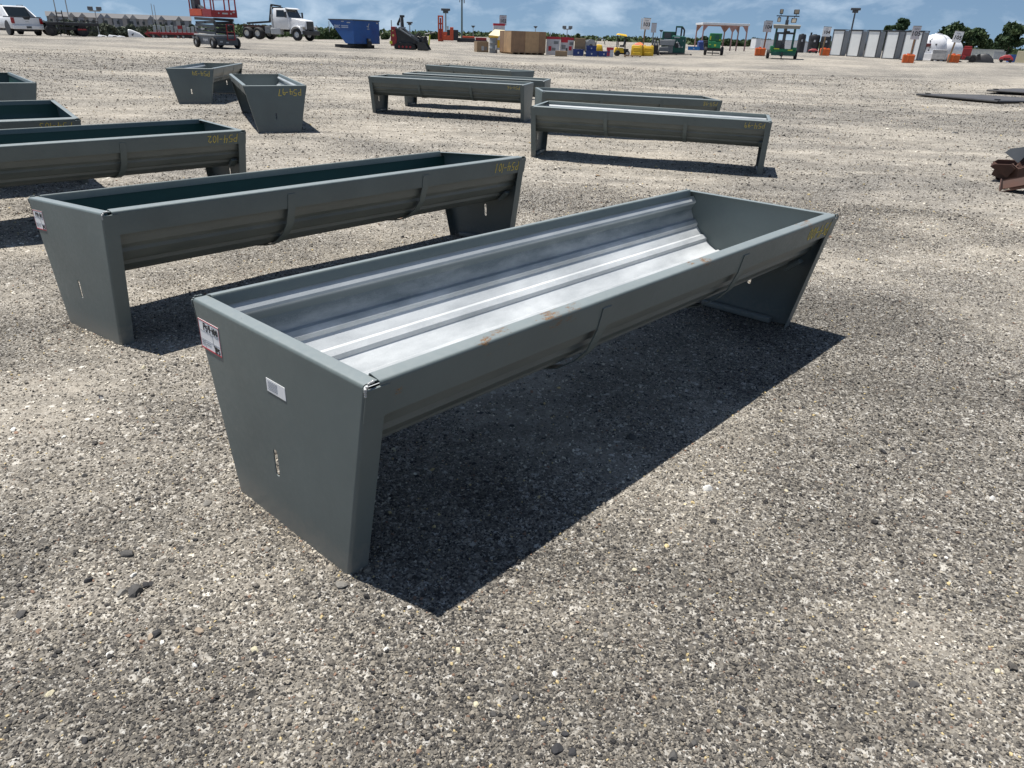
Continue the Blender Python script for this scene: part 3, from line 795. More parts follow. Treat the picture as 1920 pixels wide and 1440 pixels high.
_half = [(0.398, 0.535), (0.375, 0.487), (0.30, 0.405), (0.235, 0.356), (0.15, 0.325), (0.0, 0.312)]
def bowl_curve(n=200):
    pts = _half + [(-y, z) for y, z in _half[-2::-1]]
    P = [Vector(p) for p in pts]
    out_ = []
    for i in range(len(P) - 1):                      # Catmull-Rom
        p0 = P[max(i - 1, 0)]; p1 = P[i]; p2 = P[i + 1]; p3 = P[min(i + 2, len(P) - 1)]
        for k in range(n // (len(P) - 1)):
            u = k / (n // (len(P) - 1))
            out_.append(0.5 * (2 * p1 + (p2 - p0) * u + (2 * p0 - 5 * p1 + 4 * p2 - p3) * u * u + (3 * p1 - p0 - 3 * p2 + p3) * u ** 3))
    out_.append(P[-1])
    return out_
def bowl_profile(ledge=True):
    """curved pan pressed with trapezoid ribs"""
    C_ = bowl_curve(); S_ = [0.0]
    for a, b_ in zip(C_[:-1], C_[1:]): S_.append(S_[-1] + (b_ - a).length)
    Lt = S_[-1]; rib = []
    centres = [0.064, 0.170, 0.305, Lt / 2, Lt - 0.305, Lt - 0.170, Lt - 0.064]
    keys = [0.0]
    for c in centres: keys += [c - 0.026, c - 0.013, c + 0.013, c + 0.026]
    keys += [Lt]
    extra = [a + (b_ - a) * k / 5 for a, b_ in zip(keys[:-1], keys[1:]) if b_ - a > 0.06 for k in range(1, 5)]
    keys = sorted(keys + extra)
    pr = []
    for s_ in keys:
        i = min(max(np.searchsorted(S_, s_) - 1, 0), len(C_) - 2)
        u = (s_ - S_[i]) / max(S_[i + 1] - S_[i], 1e-9)
        p = C_[i].lerp(C_[i + 1], u); tdir = (C_[min(i + 2, len(C_) - 1)] - C_[max(i - 1, 0)]).normalized()
        nrm = Vector((-tdir.y, tdir.x))
        if nrm.y < 0: nrm = -nrm
        h = 0.0
        for c in centres:
            dd = abs(s_ - c)
            h = max(h, 0.013 * min(1, max(0, (0.026 - dd) / 0.013)))
        p = p + nrm * h
        pr.append((p.x, p.y))
    lip = [(0.405, 0.632), (0.384, 0.607), (0.382, 0.597), (0.403, 0.556)]      # ledge folded under the rail
    if not ledge: lip = [(0.405, 0.632), (0.403, 0.560)]
    return lip + pr + [(-y, z) for y, z in lip[::-1]]
BOWL = bowl_profile()
def strap_mesh():
    P0 = Vector((-TW / 2, TH)); d = Vector((_s, -_c)); o_ = Vector((-_c, -_s)) * 0.004
    half = [tuple(P0 + d * 0.032 + o_), tuple(P0 + d * 0.075 + o_), tuple(P0 + d * 0.115 + o_), (-0.398, 0.462), (-0.345, 0.404), (-0.27, 0.351), (-0.17, 0.317), (-0.08, 0.306), (0, 0.303)]
    pts = half + [(-y, z) for y, z in half[-2::-1]]
    me = strip_mesh('strap', pts, -0.024, 0.024, P_PANEL, 0.005, smooth=50)
    return me
def weld_mesh():
    mb = MB(); rr = random.Random(3)
    for k in range(9):
        u = k / 8
        p = Vector((0.001 + 0.044 * max(0, u - 0.35), -TW / 2 + 0.004 + 0.012 * max(0, u - .5), TH - 0.028 + 0.030 * min(1, u * 1.6)))
        bm = bmesh.new(); bmesh.ops.create_icosphere(bm, subdivisions=2, radius=rr.uniform(0.0026, 0.0046))
        vs_ = [v.co * rr.uniform(0.8, 1.2) + p for v in bm.verts]; bm.verts.index_update()
        mb.add(vs_, [tuple(v.index for v in f.verts) for f in bm.faces]); bm.free()
    return mb
# hand-lettering: strokes in a unit cell (0..0.6, 0..1)
GL = {'P': [[(.08, 0), (.08, 1), (.42, .97), (.55, .78), (.44, .56), (.1, .5)]], '5': [[(.55, 1), (.14, .98), (.1, .58), (.38, .62), (.54, .36), (.38, .04), (.06, .06)]],
      '4': [[(.16, 1), (.06, .46), (.56, .48)], [(.46, .98), (.42, 0)]], '-': [[(.12, .48), (.46, .5)]], '1': [[(.3, 1), (.28, 0)]], '0': [[(.3, 1), (.1, .74), (.1, .26), (.3, .02), (.5, .26), (.5, .74), (.3, 1)]],
      '2': [[(.1, .8), (.3, 1), (.52, .78), (.38, .44), (.08, .04), (.56, .06)]], '3': [[(.1, .92), (.42, .98), (.5, .76), (.26, .54), (.5, .34), (.4, .04), (.08, .06)]], '9': [[(.5, .72), (.28, .54), (.1, .76), (.3, 1), (.5, .8), (.48, .3), (.38, 0)]],
      '6': [[(.46, 1), (.14, .6), (.1, .2), (.32, 0), (.52, .22), (.4, .46), (.12, .36)]], '8': [[(.3, .54), (.1, .76), (.3, 1), (.5, .78), (.3, .54), (.08, .26), (.3, 0), (.52, .26), (.3, .54)]], '7': [[(.08, .98), (.54, 1), (.24, 0)]],
      'Y': [[(.05, 1), (.3, .55), (.56, 1)], [(.3, .55), (.26, 0)]], 'S': [[(.52, .92), (.2, .96), (.12, .7), (.44, .44), (.48, .14), (.08, .04)]]}
def lettering(name, text, org, right, up, h, wid, mat, parent, adv=0.74, seed=1, lift=0.0012):
    rr = random.Random(seed); mb = MB()
    right, up = Vector(right).normalized(), Vector(up).normalized(); nrm = right.cross(up)
    x = 0.0
    for ch in text:
        sc = h * rr.uniform(0.92, 1.1); dy = rr.uniform(-.06, .06) * h; sk = rr.uniform(-.05, .12)
        for st in GL[ch]:
            pts = [Vector(org) + right * (x + (p + q * sk) * sc) + up * (q * sc + dy) + nrm * lift for p, q in st]
            for a, b_ in zip(pts[:-1], pts[1:]):
                dr = (b_ - a).normalized(); sd = nrm.cross(dr) * wid / 2
                a2, b2 = a - dr * wid * .4, b_ + dr * wid * .4
                q4 = [a2 - sd, b2 - sd, b2 + sd, a2 + sd]
                mb.add([p + nrm * (0.0006 if k else -lift) for k in (0, 1) for p in q4], [(0, 1, 2, 3), (7, 6, 5, 4), (0, 4, 5, 1), (1, 5, 6, 2), (2, 6, 7, 3), (3, 7, 4, 0)])
        x += adv * h * (0.62 if ch in '1-' else 1.0)
    return mb.build(name, mat, parent)
ME_PANEL = end_panel_mesh(); ME_WELD = weld_mesh().mesh('weld_bead', P_PANEL, smooth=80); ME_WELD_BARE = weld_mesh().mesh('weld_bead', WELD, smooth=80); ME_STRAP = strap_mesh()
_rails = {}
def rail_mesh(side, mat, key):
    if (side, key) not in _rails:
        _rails[(side, key)] = strip_mesh('side_rail', rail_profile(side), 0.046, TL - 0.046, mat, 0.0035, nx=24, smooth=38)
    return _rails[(side, key)]
_P0 = Vector((-TW / 2, TH)); _d = Vector((_s, -_c)); _o = Vector((-_c, -_s)) * 0.0022
ME_RAILEND = {s_: strip_mesh('rail_end', [((q_.x if s_ < 0 else -q_.x), q_.y) for q_ in (_P0 + _d * 0.014 + _o, _P0 + _d * 0.06 + _o, _P0 + _d * 0.112 + _o)], 0.0015, 0.075, P_PANEL, 0.002) for s_ in (-1, 1)}
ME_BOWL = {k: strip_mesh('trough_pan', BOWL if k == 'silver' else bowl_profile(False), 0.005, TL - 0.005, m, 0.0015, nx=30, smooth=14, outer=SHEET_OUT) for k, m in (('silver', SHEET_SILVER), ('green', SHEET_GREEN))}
_fb = MB(); _fb.box((0.045, 0, 0.022), (0.045, 0.44, 0.032)); ME_FOOT = _fb.mesh('foot_bar', P_PANEL, bevel=0.006, smooth=50)
_tb = MB(); _tb.prism([(-0.345, 0.40), (-0.27, 0.335), (-0.255, 0.35), (-0.33, 0.415)], 'x', -0.05, 0.0); ME_TAB = _tb.mesh('bracket', P_PANEL, bevel=0.003)
def sticker(parent, y0, z0, w, h, num, big=True, seed=0):
    """paper sticker on the outer face of the near end panel (seen from -x: right is -y)"""
    X = -0.0012
    mb = MB(); mb.b2(X, -0.0001, y0 - w, y0, z0 - h, z0)
    st = mb.build('paper_sticker', STICK, parent)
    def lay(name, rects, mat, lift=0.0006):
        m2 = MB()
        for (a, b_, c, d) in rects: m2.b2(X - lift, X + 0.0002, y0 - b_, y0 - a, z0 - d, z0 - c)
        return m2.build(name, mat, st)
    if big:
        lay('red_border', [(0, w, 0, 0.0035), (0, w, h - 0.005, h), (0, 0.0018, 0.0035, h - 0.005), (w - 0.0018, w, 0.0035, h - 0.005)], STRED)
        lay('printed_lines', [(0.003, w - .003, 0.036, 0.0372), (0.003, w - .003, 0.066, 0.0672), (0.085, 0.086, 0.0372, 0.066), (0.03, 0.031, 0.0672, h - .006)] +
            [(0.008, 0.026, 0.071 + 0.006 * i, 0.0735 + 0.006 * i) for i in range(3)] + [(0.036, 0.068, 0.0725 + 0.007 * i, 0.075 + 0.007 * i) for i in range(2)] + [(0.07, 0.083, 0.040, 0.042), (0.105, 0.122, 0.040, 0.042)], PRINT)
        lettering('handwriting', 'P54-' + num, (X, y0 - 0.030, z0 - 0.032), (0, -1, 0), (0, 0, 1), 0.021, 0.0032, INK, st, seed=seed, lift=0.0008)
        lettering('handwriting', 'YPS', (X, y0 - 0.088, z0 - 0.094), (0, -1, 0), (0, 0, 1), 0.020, 0.0034, INK, st, adv=0.6, seed=seed + 5, lift=0.0008)
    else:
        lay('printed_lines', [(0.008, 0.058, 0.006 + 0.005 * i, 0.008 + 0.005 * i) for i in range(6)], PRINT)
    return st
def yellow_number(parent, num, where, seed):
    if where == 'rail':     # written upside down on the outer rail face, near the far end
        d = Vector((0, _s, -_c)); P = Vector((TL - 0.075, -TW / 2, TH)) + d * 0.028 + Vector((0, -_c, -_s)) * 0.0002
        lettering('painted_number', 'P54-' + num, P, (-1, 0, 0), d, 0.062, 0.0042, YPAINT, parent, adv=0.72, seed=seed)
    else:                   # upside down on the end panel
        lettering('painted_number', 'P54-' + num, (-0.0002, -0.37, TH - 0.05), (0, 1, 0), (0, 0, -1), 0.085, 0.008, YPAINT, parent, adv=0.74, seed=seed)
GRP = 'steel feed troughs set out on the gravel'
def make_trough(k, label, pan='silver', rail='std', number=None, where='rail', stick=False):
    Mx = trough_matrix(k)
    root = thing('feed_trough', label, 'feed trough', group=GRP)
    root.matrix_world = Mx
    sd = sum(map(ord, k))
    for e in (0, 1):
        p = link('end_panel', ME_PANEL, root); p.rotation_euler = (0, 0, PI * e); p.location = (TL * e, 0, 0)
        f = link('foot_bar', ME_FOOT, p); f.location = (0, 0.0, 0)
        for s_ in (0, 1):
            w = link('weld_bead', ME_WELD_BARE if (k in ('100', '101') and e == 0 and s_ == 0) else ME_WELD, p)
            if s_: w.scale = (1, -1, 1)
    rm = P_RAIL_MAIN if rail == 'main' else P_RAIL
    for side in (-1, 1):
        rl = link('side_rail', rail_mesh(side, rm, rail), root)
        for e in (0, 1):
            re_ = link('rail_end', ME_RAILEND[side if e == 0 else -side], rl)
            if e: re_.rotation_euler = (0, 0, PI); re_.location = (TL, 0, 0)
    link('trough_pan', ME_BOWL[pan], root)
    for x in (1.0, 2.02):
        s_ = link('strap', ME_STRAP, root); s_.location = (x, 0, 0)
    b_ = link('bracket', ME_TAB, root); b_.location = (TL - 0.06, 0, 0)
    if number: yellow_number(root, number, where, sd)
    if stick: sticker(root, 0.425, 0.604, 0.131, 0.1, k, True, sd)
    if stick == 'two': sticker(root, 0.03, 0.527, 0.1, 0.042, k, False)
    return root
make_trough('100', 'nearest grey steel feed trough with silver pan and two stickers on its end', 'silver', 'main', '100', 'rail', 'two')
make_trough('101', 'grey feed trough with dark green pan, second nearest, numbered P54-101', 'green', 'std', '101', 'rail', True)
make_trough('102', 'grey feed trough numbered P54-102, cut by the left edge of the photo', 'green', 'std', '102')
make_trough('103', 'grey feed trough behind P54-102 at the left edge, only its right end showing', 'green', 'std', '103')
make_trough('99', 'grey feed trough numbered P54-99 standing broadside, front one on the right', 'silver', 'std', '99')
make_trough('98', 'grey feed trough numbered P54-98 just behind trough P54-99', 'silver', 'std', '98')
make_trough('96', 'grey feed trough numbered P54-96 standing broadside, front one of the middle three', 'silver', 'std', '96')
make_trough('95', 'grey feed trough mostly hidden behind P54-96, middle of three', 'silver', 'std')
make_trough('94', 'farthest grey feed trough, turned askew behind the middle pair', 'silver', 'std')
make_trough('34', 'grey feed trough seen end on with P54-34 on its end panel', 'silver', 'std', '34', 'end')
make_trough('97', 'grey feed trough seen end on with P54-97 on its end panel', 'silver', 'std', '97', 'end')
make_trough('91', 'grey feed trough far back at the left edge, end panel towards the camera', 'green', 'std')
# ------------------------------------------------------------------ things in the distance: helpers
def spot(px, py, D, dz=0.0):
    p = at(px, py, D)
    return (p[0], p[1], tz(p[0], p[1]) + dz), -math.atan2(p[0], p[1])
def put(name, label, cat, px, py, D, yaw=0.0, group=None, dz=0.0):
    """an Empty on the ground below that pixel; local +x to the viewer's right, +y away, turned by yaw degrees"""
    loc, rz = spot(px, py, D, dz)
    return thing(name, label, cat, loc, rz + math.radians(yaw), group)
RUB = M_('tyre_rubber', (0.022, 0.022, 0.023), 0.8, 0, 0.2, 8, dirt=0.35)
RIMW = M_('rim_white', (0.62, 0.61, 0.57), 0.5, 0, 0.1, 8, dirt=0.3)
RIMS = M_('rim_silver', (0.5, 0.5, 0.5), 0.3, 0.7, 0.1, 8)
WHITE = M_('white_car_paint', (0.72, 0.72, 0.72), 0.3, 0, 0.04, 2, dirt=0.15)
GLASS = M_('dark_glass', (0.018, 0.024, 0.027), 0.08, 0, 0.1, 3, spec=0.6)
BLACK = M_('black_steel', (0.022, 0.022, 0.024), 0.5, 0, 0.2, 5, dirt=0.25)
DGREY = M_('dark_grey_paint', (0.07, 0.075, 0.08), 0.45, 0, 0.15, 5, dirt=0.25)
MGREY = M_('mid_grey_paint', (0.20, 0.21, 0.215), 0.5, 0, 0.12, 5, dirt=0.25)
LGREY = M_('light_grey_paint', (0.42, 0.43, 0.43), 0.5, 0, 0.1, 3, dirt=0.2)
RED = M_('red_paint', (0.27, 0.018, 0.02), 0.45, 0, 0.15, 3, dirt=0.15)
ORED = M_('orange_red_paint', (0.52, 0.075, 0.025), 0.5, 0, 0.15, 3, dirt=0.2)
TLIGHT = M_('tail_light_red', (0.30, 0.01, 0.012), 0.15, 0, 0.1, 10)
BLUE = M_('blue_paint', (0.012, 0.075, 0.26), 0.5, 0, 0.22, 1.6, dirt=0.22, dirtcol=(0.05, 0.10, 0.2))
NAVY = M_('navy_plastic', (0.02, 0.05, 0.20), 0.5, 0, 0.15, 4)
YEL = M_('yellow_paint', (0.68, 0.43, 0.02), 0.5, 0, 0.12, 4, dirt=0.2)
LIME = M_('lime_yellow', (0.62, 0.66, 0.05), 0.5, 0, 0.1, 4)
GRN = M_('green_paint', (0.012, 0.17, 0.062), 0.5, 0, 0.15, 3, dirt=0.2)
TEAL = M_('dark_teal_green_paint', (0.012, 0.095, 0.07), 0.5, 0, 0.18, 3, dirt=0.2)
ORNG = M_('orange_plastic', (0.62, 0.13, 0.025), 0.55, 0, 0.1, 4, dirt=0.12)
WOODL = M_('plywood_light', (0.42, 0.27, 0.145), 0.7, 0, 0.22, 2.5, bump=0.1)
WOODD = M_('plywood_brown', (0.27, 0.165, 0.095), 0.75, 0, 0.22, 2.5, bump=0.1)
LUMB = M_('lumber', (0.30, 0.20, 0.11), 0.8, 0, 0.25, 4, bump=0.1)
CARD = M_('cardboard', (0.30, 0.21, 0.125), 0.8, 0, 0.12, 3)
CREAM = M_('cream_panel', (0.62, 0.55, 0.36), 0.6, 0, 0.08, 3)
STEELP = M_('galvanised_pole', (0.34, 0.35, 0.35), 0.5, 0.5, 0.1, 3)
GPOLE = M_('green_grey_pole', (0.09, 0.12, 0.11), 0.5, 0.0, 0.1, 3)
LENS = M_('lamp_lens', (0.34, 0.30, 0.24), 0.2, 0, 0.2, 12)
RUST = M_('rusty_steel', (0.066, 0.030, 0.020), 0.8, 0, 0.5, 5, dirt=0.5, dirtcol=(0.07, 0.035, 0.025), bump=0.2)
ASPH = M_('dark_steel_plate', (0.075, 0.07, 0.066), 0.55, 0.2, 0.2, 2, dirt=0.5, dirtcol=(0.2, 0.18, 0.15))
def wheel(parent, c, r, w, axis='x', rim=None, rimr=0.58):
    mb = MB(); h = w / 2
    pr = [(r * 0.55, -h), (r * 0.86, -h), (r * 0.97, -h * 0.75), (r, -h * 0.45), (r, h * 0.45), (r * 0.97, h * 0.75), (r * 0.86, h), (r * 0.55, h), (r * 0.55, -h)]
    mb.lathe(pr, 20, (0, 0, 0), axis)
    o = mb.build('wheel', RUB, parent, smooth=40); o.location = c
    mr = MB(); q = r * rimr
    mr.lathe([(0.0, -h * 0.7), (q * 0.35, -h * 0.75), (q * 0.4, -h * 0.55), (q * 0.85, -h * 0.5), (q, -h * 0.95), (q * 1.02, -h * 0.8), (q * 1.02, h * 0.8), (q, h * 0.95), (q * 0.85, h * 0.5), (q * 0.4, h * 0.55), (q * 0.35, h * 0.75), (0.0, h * 0.7)], 16, (0, 0, 0), axis)
    mr.build('rim', rim or RIMS, o, smooth=40)
    return o
_txt = {}
def text(body, size, mat, parent, org, right, up, name='lettering', extrude=0.004, bold=0.0):
    key = (body, size, extrude, bold)
    if key not in _txt:
        cu = bpy.data.curves.new('txt', 'FONT'); cu.body = body; cu.size = size; cu.extrude = extrude; cu.offset = bold
        cu.align_x = 'CENTER'; cu.align_y = 'CENTER'; cu.resolution_u = 3
        to = bpy.data.objects.new('txt', cu); COL.objects.link(to)
        dg = bpy.context.evaluated_depsgraph_get(); dg.update()
        me = bpy.data.meshes.new_from_object(to.evaluated_get(dg))
        bpy.data.objects.remove(to); bpy.data.curves.remove(cu)
        _txt[key] = me
    me = _txt[key].copy(); me.materials.clear(); me.materials.append(mat)
    o = link(name, me, parent)
    R_, U_ = Vector(right).normalized(), Vector(up).normalized(); N_ = R_.cross(U_)
    o.matrix_local = Matrix(((R_.x, U_.x, N_.x, org[0]), (R_.y, U_.y, N_.y, org[1]), (R_.z, U_.z, N_.z, org[2]), (0, 0, 0, 1)))
    return o
def part(name, mat, parent, fn, bevel=0.0, smooth=None):
    mb = MB(); fn(mb); return mb.build(name, mat, parent, bevel, smooth)

# ------------------------------------------------------------------ white pickup (rear three-quarter view)
def pickup():
    t = put('pickup_truck', 'white pickup truck seen from behind, cut by the left edge', 'pickup truck', 58, 67, 66, 19)
    # +y forward; rear bumper near y=0
    def body(m):
        # bed and flank: closed section along y with wheel arches left open by dark liners
        prof = [(-0.98, 0.42), (-1.0, 0.75), (-0.98, 1.02), (-0.93, 1.16), (0.93, 1.16), (0.98, 1.02), (1.0, 0.75), (0.98, 0.42)]
        m.prism(prof, 'y', 0.12, 5.5)
    part('body', WHITE, t, body, 0.03, 40)
    def cab(m):
        m.add([(-0.92, 1.62, 1.16), (0.92, 1.62, 1.16), (0.92, 4.25, 1.16), (-0.92, 4.25, 1.16), (-0.74, 2.05, 1.88), (0.74, 2.05, 1.88), (0.74, 3.45, 1.88), (-0.74, 3.45, 1.88)],
              [(0, 1, 5, 4), (1, 2, 6, 5), (2, 3, 7, 6), (3, 0, 4, 7), (4, 5, 6, 7), (0, 3, 2, 1)])
    part('cab', WHITE, t, cab, 0.04, 40)
    for s in (-1, 1):
        part('sail_panel', WHITE, t, lambda m: m.add([(s * 0.94, 0.75, 1.16), (s * 0.94, 1.75, 1.16), (s * 0.76, 2.08, 1.86), (s * 0.86, 0.75, 1.16), (s * 0.86, 1.75, 1.16), (s * 0.70, 2.08, 1.86)], [(0, 1, 2), (5, 4, 3), (0, 3, 4, 1), (1, 4, 5, 2), (2, 5, 3, 0)]), 0.0)
        f = part('tail_light', TLIGHT, t, lambda m: m.b2(s * 0.80, s * 0.995, 0.06, 0.2, 0.76, 1.12), 0.02)
        part('side_window', GLASS, t, lambda m: m.add([(s * 0.905, 2.3, 1.24), (s * 0.905, 2.95, 1.24), (s * 0.79, 2.95, 1.76), (s * 0.79, 2.35, 1.76)], [(0, 1, 2, 3)]))
        part('side_window', GLASS, t, lambda m: m.add([(s * 0.905, 3.05, 1.24), (s * 0.905, 4.0, 1.24), (s * 0.79, 3.5, 1.76), (s * 0.79, 3.05, 1.76)], [(0, 1, 2, 3)]))
        part('wheel_arch', BLACK, t, lambda m: m.cyl((s * 0.9, 1.05, 0.47), (s * 1.006, 1.05, 0.47), 0.47, n=20))
        part('wheel_arch', BLACK, t, lambda m: m.cyl((s * 0.9, 4.45, 0.47), (s * 1.006, 4.45, 0.47), 0.47, n=20))
        wheel(t, (s * 0.86, 1.05, 0.395), 0.395, 0.27, 'x', RIMS); wheel(t, (s * 0.86, 4.45, 0.395), 0.395, 0.27, 'x', RIMS)
    part('rear_window', GLASS, t, lambda m: m.add([(-0.82, 1.615, 1.20), (0.82, 1.615, 1.20), (0.70, 1.965, 1.80), (-0.70, 1.965, 1.80)], [(0, 1, 2, 3)]))
    tg = part('tailgate', WHITE, t, lambda m: m.b2(-0.79, 0.79, 0.085, 0.16, 0.68, 1.14), 0.02)
    part('badge', RIMS, tg, lambda m: m.b2(-0.12, 0.12, 0.075, 0.1, 0.86, 0.92), 0.01)
    part('handle_trim', BLACK, tg, lambda m: m.prism([(-0.24, 1.145), (0.24, 1.145), (0.15, 1.01), (-0.15, 1.01)], 'y', 0.07, 0.12))
    part('bed_cap', BLACK, t, lambda m: m.b2(-0.95, 0.95, 0.07, 1.6, 1.162, 1.2), 0.01)
    bp = part('bumper', WHITE, t, lambda m: m.b2(-0.97, 0.97, -0.05, 0.2, 0.4, 0.66), 0.04)
    part('number_plate', DGREY, bp, lambda m: m.b2(-0.16, 0.16, -0.062, -0.04, 0.46, 0.6))
    part('underside', BLACK, t, lambda m: m.b2(-0.75, 0.75, 0.3, 5.2, 0.26, 0.44))
    part('roof_rack', DGREY, t, lambda m: [m.b2(s * 0.64, s * 0.68, 2.2, 3.3, 1.92, 1.95) for s in (-1, 1)] + [m.b2(s * 0.64, s * 0.68, y, y + .05, 1.86, 1.93) for s in (-1, 1) for y in (2.2, 3.25)])
pickup()

def flat_trailer():
    t = put('flatbed_trailer', 'dark flatbed trailer with upright ladder ramp beside white pickup', 'trailer', 138, 68, 67, 8)
    part('deck', DGREY, t, lambda m: m.b2(-1.7, 1.6, -1.0, 1.0, 0.86, 0.93), 0.01)
    for y in (-0.95, 0.95): part('side_rail', BLACK, t, lambda m: m.b2(-1.7, 1.6, y - .04, y + .04, 0.72, 0.86))
    for x in (-1.5, -0.9, -0.3, 0.3, 0.9, 1.5): part('cross_member', BLACK, t, lambda m: m.b2(x - .05, x + .05, -0.9, 0.9, 0.74, 0.85))
    part('axle_frame', BLACK, t, lambda m: (m.b2(-0.9, 1.0, -0.7, 0.7, 0.42, 0.6), m.b2(-1.3, -1.1, -0.6, 0.6, 0.1, 0.8)))
    for y in (-0.88, 0.88):
        for x in (0.55, -1.45): wheel(t, (x, y, 0.37), 0.37, 0.24, 'y', BLACK)
    part('fender', BLACK, t, lambda m: m.b2(0.1, 1.05, -1.05, -0.76, 0.68, 0.72))
    r = part('ladder_ramp', BLACK, t, lambda m: [m.b2(-0.98 + x, -0.92 + x, -1.12, -1.04, 0.2, 1.66) for x in (0, 0.36)])
    part('rung', BLACK, r, lambda m: [m.b2(-0.93, -0.6, -1.12, -1.05, z, z + 0.06) for z in (0.5, 0.75, 1.0, 1.22, 1.45)])
    part('stake_rack', BLACK, t, lambda m: [m.b2(x, x + .05, -1.0, -0.94, 0.35, 1.0) for x in (0.95, 1.2, 1.4, 1.58)] + [m.b2(0.95, 1.63, -1.0, -0.95, z, z + .05) for z in (0.38, 1.0)])
    part('winch_post', BLACK, t, lambda m: m.b2(0.62, 0.78, -0.9, -0.7, 0.93, 1.08))
    part('warning_board', RED, t, lambda m: m.b2(0.2, 0.75, -1.11, -1.08, 0.42, 0.52))
flat_trailer()

def scissor_lift():
    t = put('scissor_lift', 'red and grey scissor lift with its guard rails cut by the top edge', 'scissor lift', 408, 88.5, 48, 27)
    w, l = 0.70, 1.25     # half sizes: x across (ladder end faces -y), y length
    part('chassis', M_('lift_grey', (0.15, 0.16, 0.17), 0.5, 0, 0.12, 3, dirt=0.2), t, lambda m: m.b2(-w + .08, w - .08, -l + .1, l - .1, 0.17, 0.62), 0.02)
    for s in (-1, 1):
        for y in (-l + 0.3, l - 0.3): wheel(t, (s * w, y, 0.27), 0.27, 0.2, 'x', RIMW, 0.74)
    part('deck_ledge', LGREY, t, lambda m: m.b2(-w, w, -l + .05, l - .05, 0.62, 0.69), 0.01)
    for i in range(5):
        z = 0.72 + i * 0.165
        for s in (-1, 1):
            part('scissor_arm', DGREY, t, lambda m: m.box((s * (w - .14 - .05 * (i % 2)), 0, z + .06), (0.07, 2.2, 0.135), rx=0.02 * (-1) ** i), 0.01)
        part('cross_tube', BLACK, t, lambda m: [m.cyl((-w + .12, y, z + .06), (w - .12, y, z + .06), 0.04) for y in (-1.02, 0.0, 1.02)])
    pl = part('platform', RED, t, lambda m: (m.b2(-w - .05, w + .05, -l, l, 1.55, 1.66), m.b2(-w - .05, -w, -l, l, 1.66, 1.92), m.b2(w, w + .05, -l, l, 1.66, 1.92), m.b2(-w, w, -l, -l + .05, 1.66, 1.88), m.b2(-w, w, l - .05, l, 1.66, 1.88)), 0.008)
    part('side_panel', ORED, pl, lambda m: m.b2(-w - .07, -w - .05, -0.2, l - .1, 1.60, 1.93))  # sunlit side of the red platform, its light painted in as orange-red
    for x, y in [(-w, -l), (w, -l), (-w, l), (w, l), (w, 0), (-w, -0.55), (w * .5, -l)]:
        part('guard_post', RED, t, lambda m: m.b2(x - .028, x + .028, y - .028 + (0.03 if y < 0 else -.03), y + .028 + (0.03 if y < 0 else -.03), 1.88, 3.0))
    for z in (2.42, 2.96):
        part('guard_rail', RED, t, lambda m: (m.b2(-w - .02, w + .02, -l, -l + .05, z, z + .05), m.b2(-w - .02, w + .02, l - .05, l, z, z + .05), m.b2(-w - .025, -w + .025, -l + .05, l - .05, z, z + .05), m.b2(w - .025, w + .025, -l + .05, l - .05, z, z + .05)))
    part('control_box', DGREY, t, lambda m: m.b2(-w + .05, -w + .4, l - .55, l - .1, 1.94, 2.4), 0.02)
    part('tarp', BLACK, t, lambda m: m.hull([(-w + .1, 0.2, 1.93), (-w + .1, 0.75, 1.93), (-w + .5, 0.7, 1.93), (-w + .5, 0.2, 1.93), (-w + .2, 0.6, 2.15), (-w + .35, 0.5, 2.1)]))
    la = part('ladder', RED, t, lambda m: [m.b2(x - .022, x + .022, -l - .06, -l - .02, 0.42, 1.22) for x in (0.0, 0.42)])
    for z in (0.42, 0.8, 1.18): part('rung', RED, la, lambda m: m.b2(0.02, 0.4, -l - .055, -l - .025, z, z + .045))
    part('front_bumper', DGREY, t, lambda m: m.b2(-w + .1, w - .1, -l, -l + .1, 0.16, 0.5), 0.02)
    part('decal', LGREY, t, lambda m: (m.b2(-0.12, 0.2, -l - .006, -l + .001, 1.70, 1.77), m.b2(0.35, 0.43, -l - .006, -l + .001, 1.70, 1.78), m.b2(-0.35, -0.28, -l - .006, -l + .001, 1.71, 1.78), m.b2(0.5, 0.62, -l - .006, -l + .001, 1.78, 1.85), m.b2(-0.45, -0.3, -l - .006, -l + .001, .3, .38), m.b2(-0.1, 0.05, -l - .006, -l + .001, .26, .33)))
    text('skyjack', 0.19, M_('decal_white', (0.75, 0.75, 0.75), 0.5), t, (-w + 0.074, 0.05, 0.42), (0, -1, 0), (0, 0, 1), bold=0.004)
    text('skyjack', 0.15, MATS['decal_white'], t, (-w + 0.10, 0.25, 0.96), (0, -1, 0), (0, 0, 1), bold=0.003)
scissor_lift()

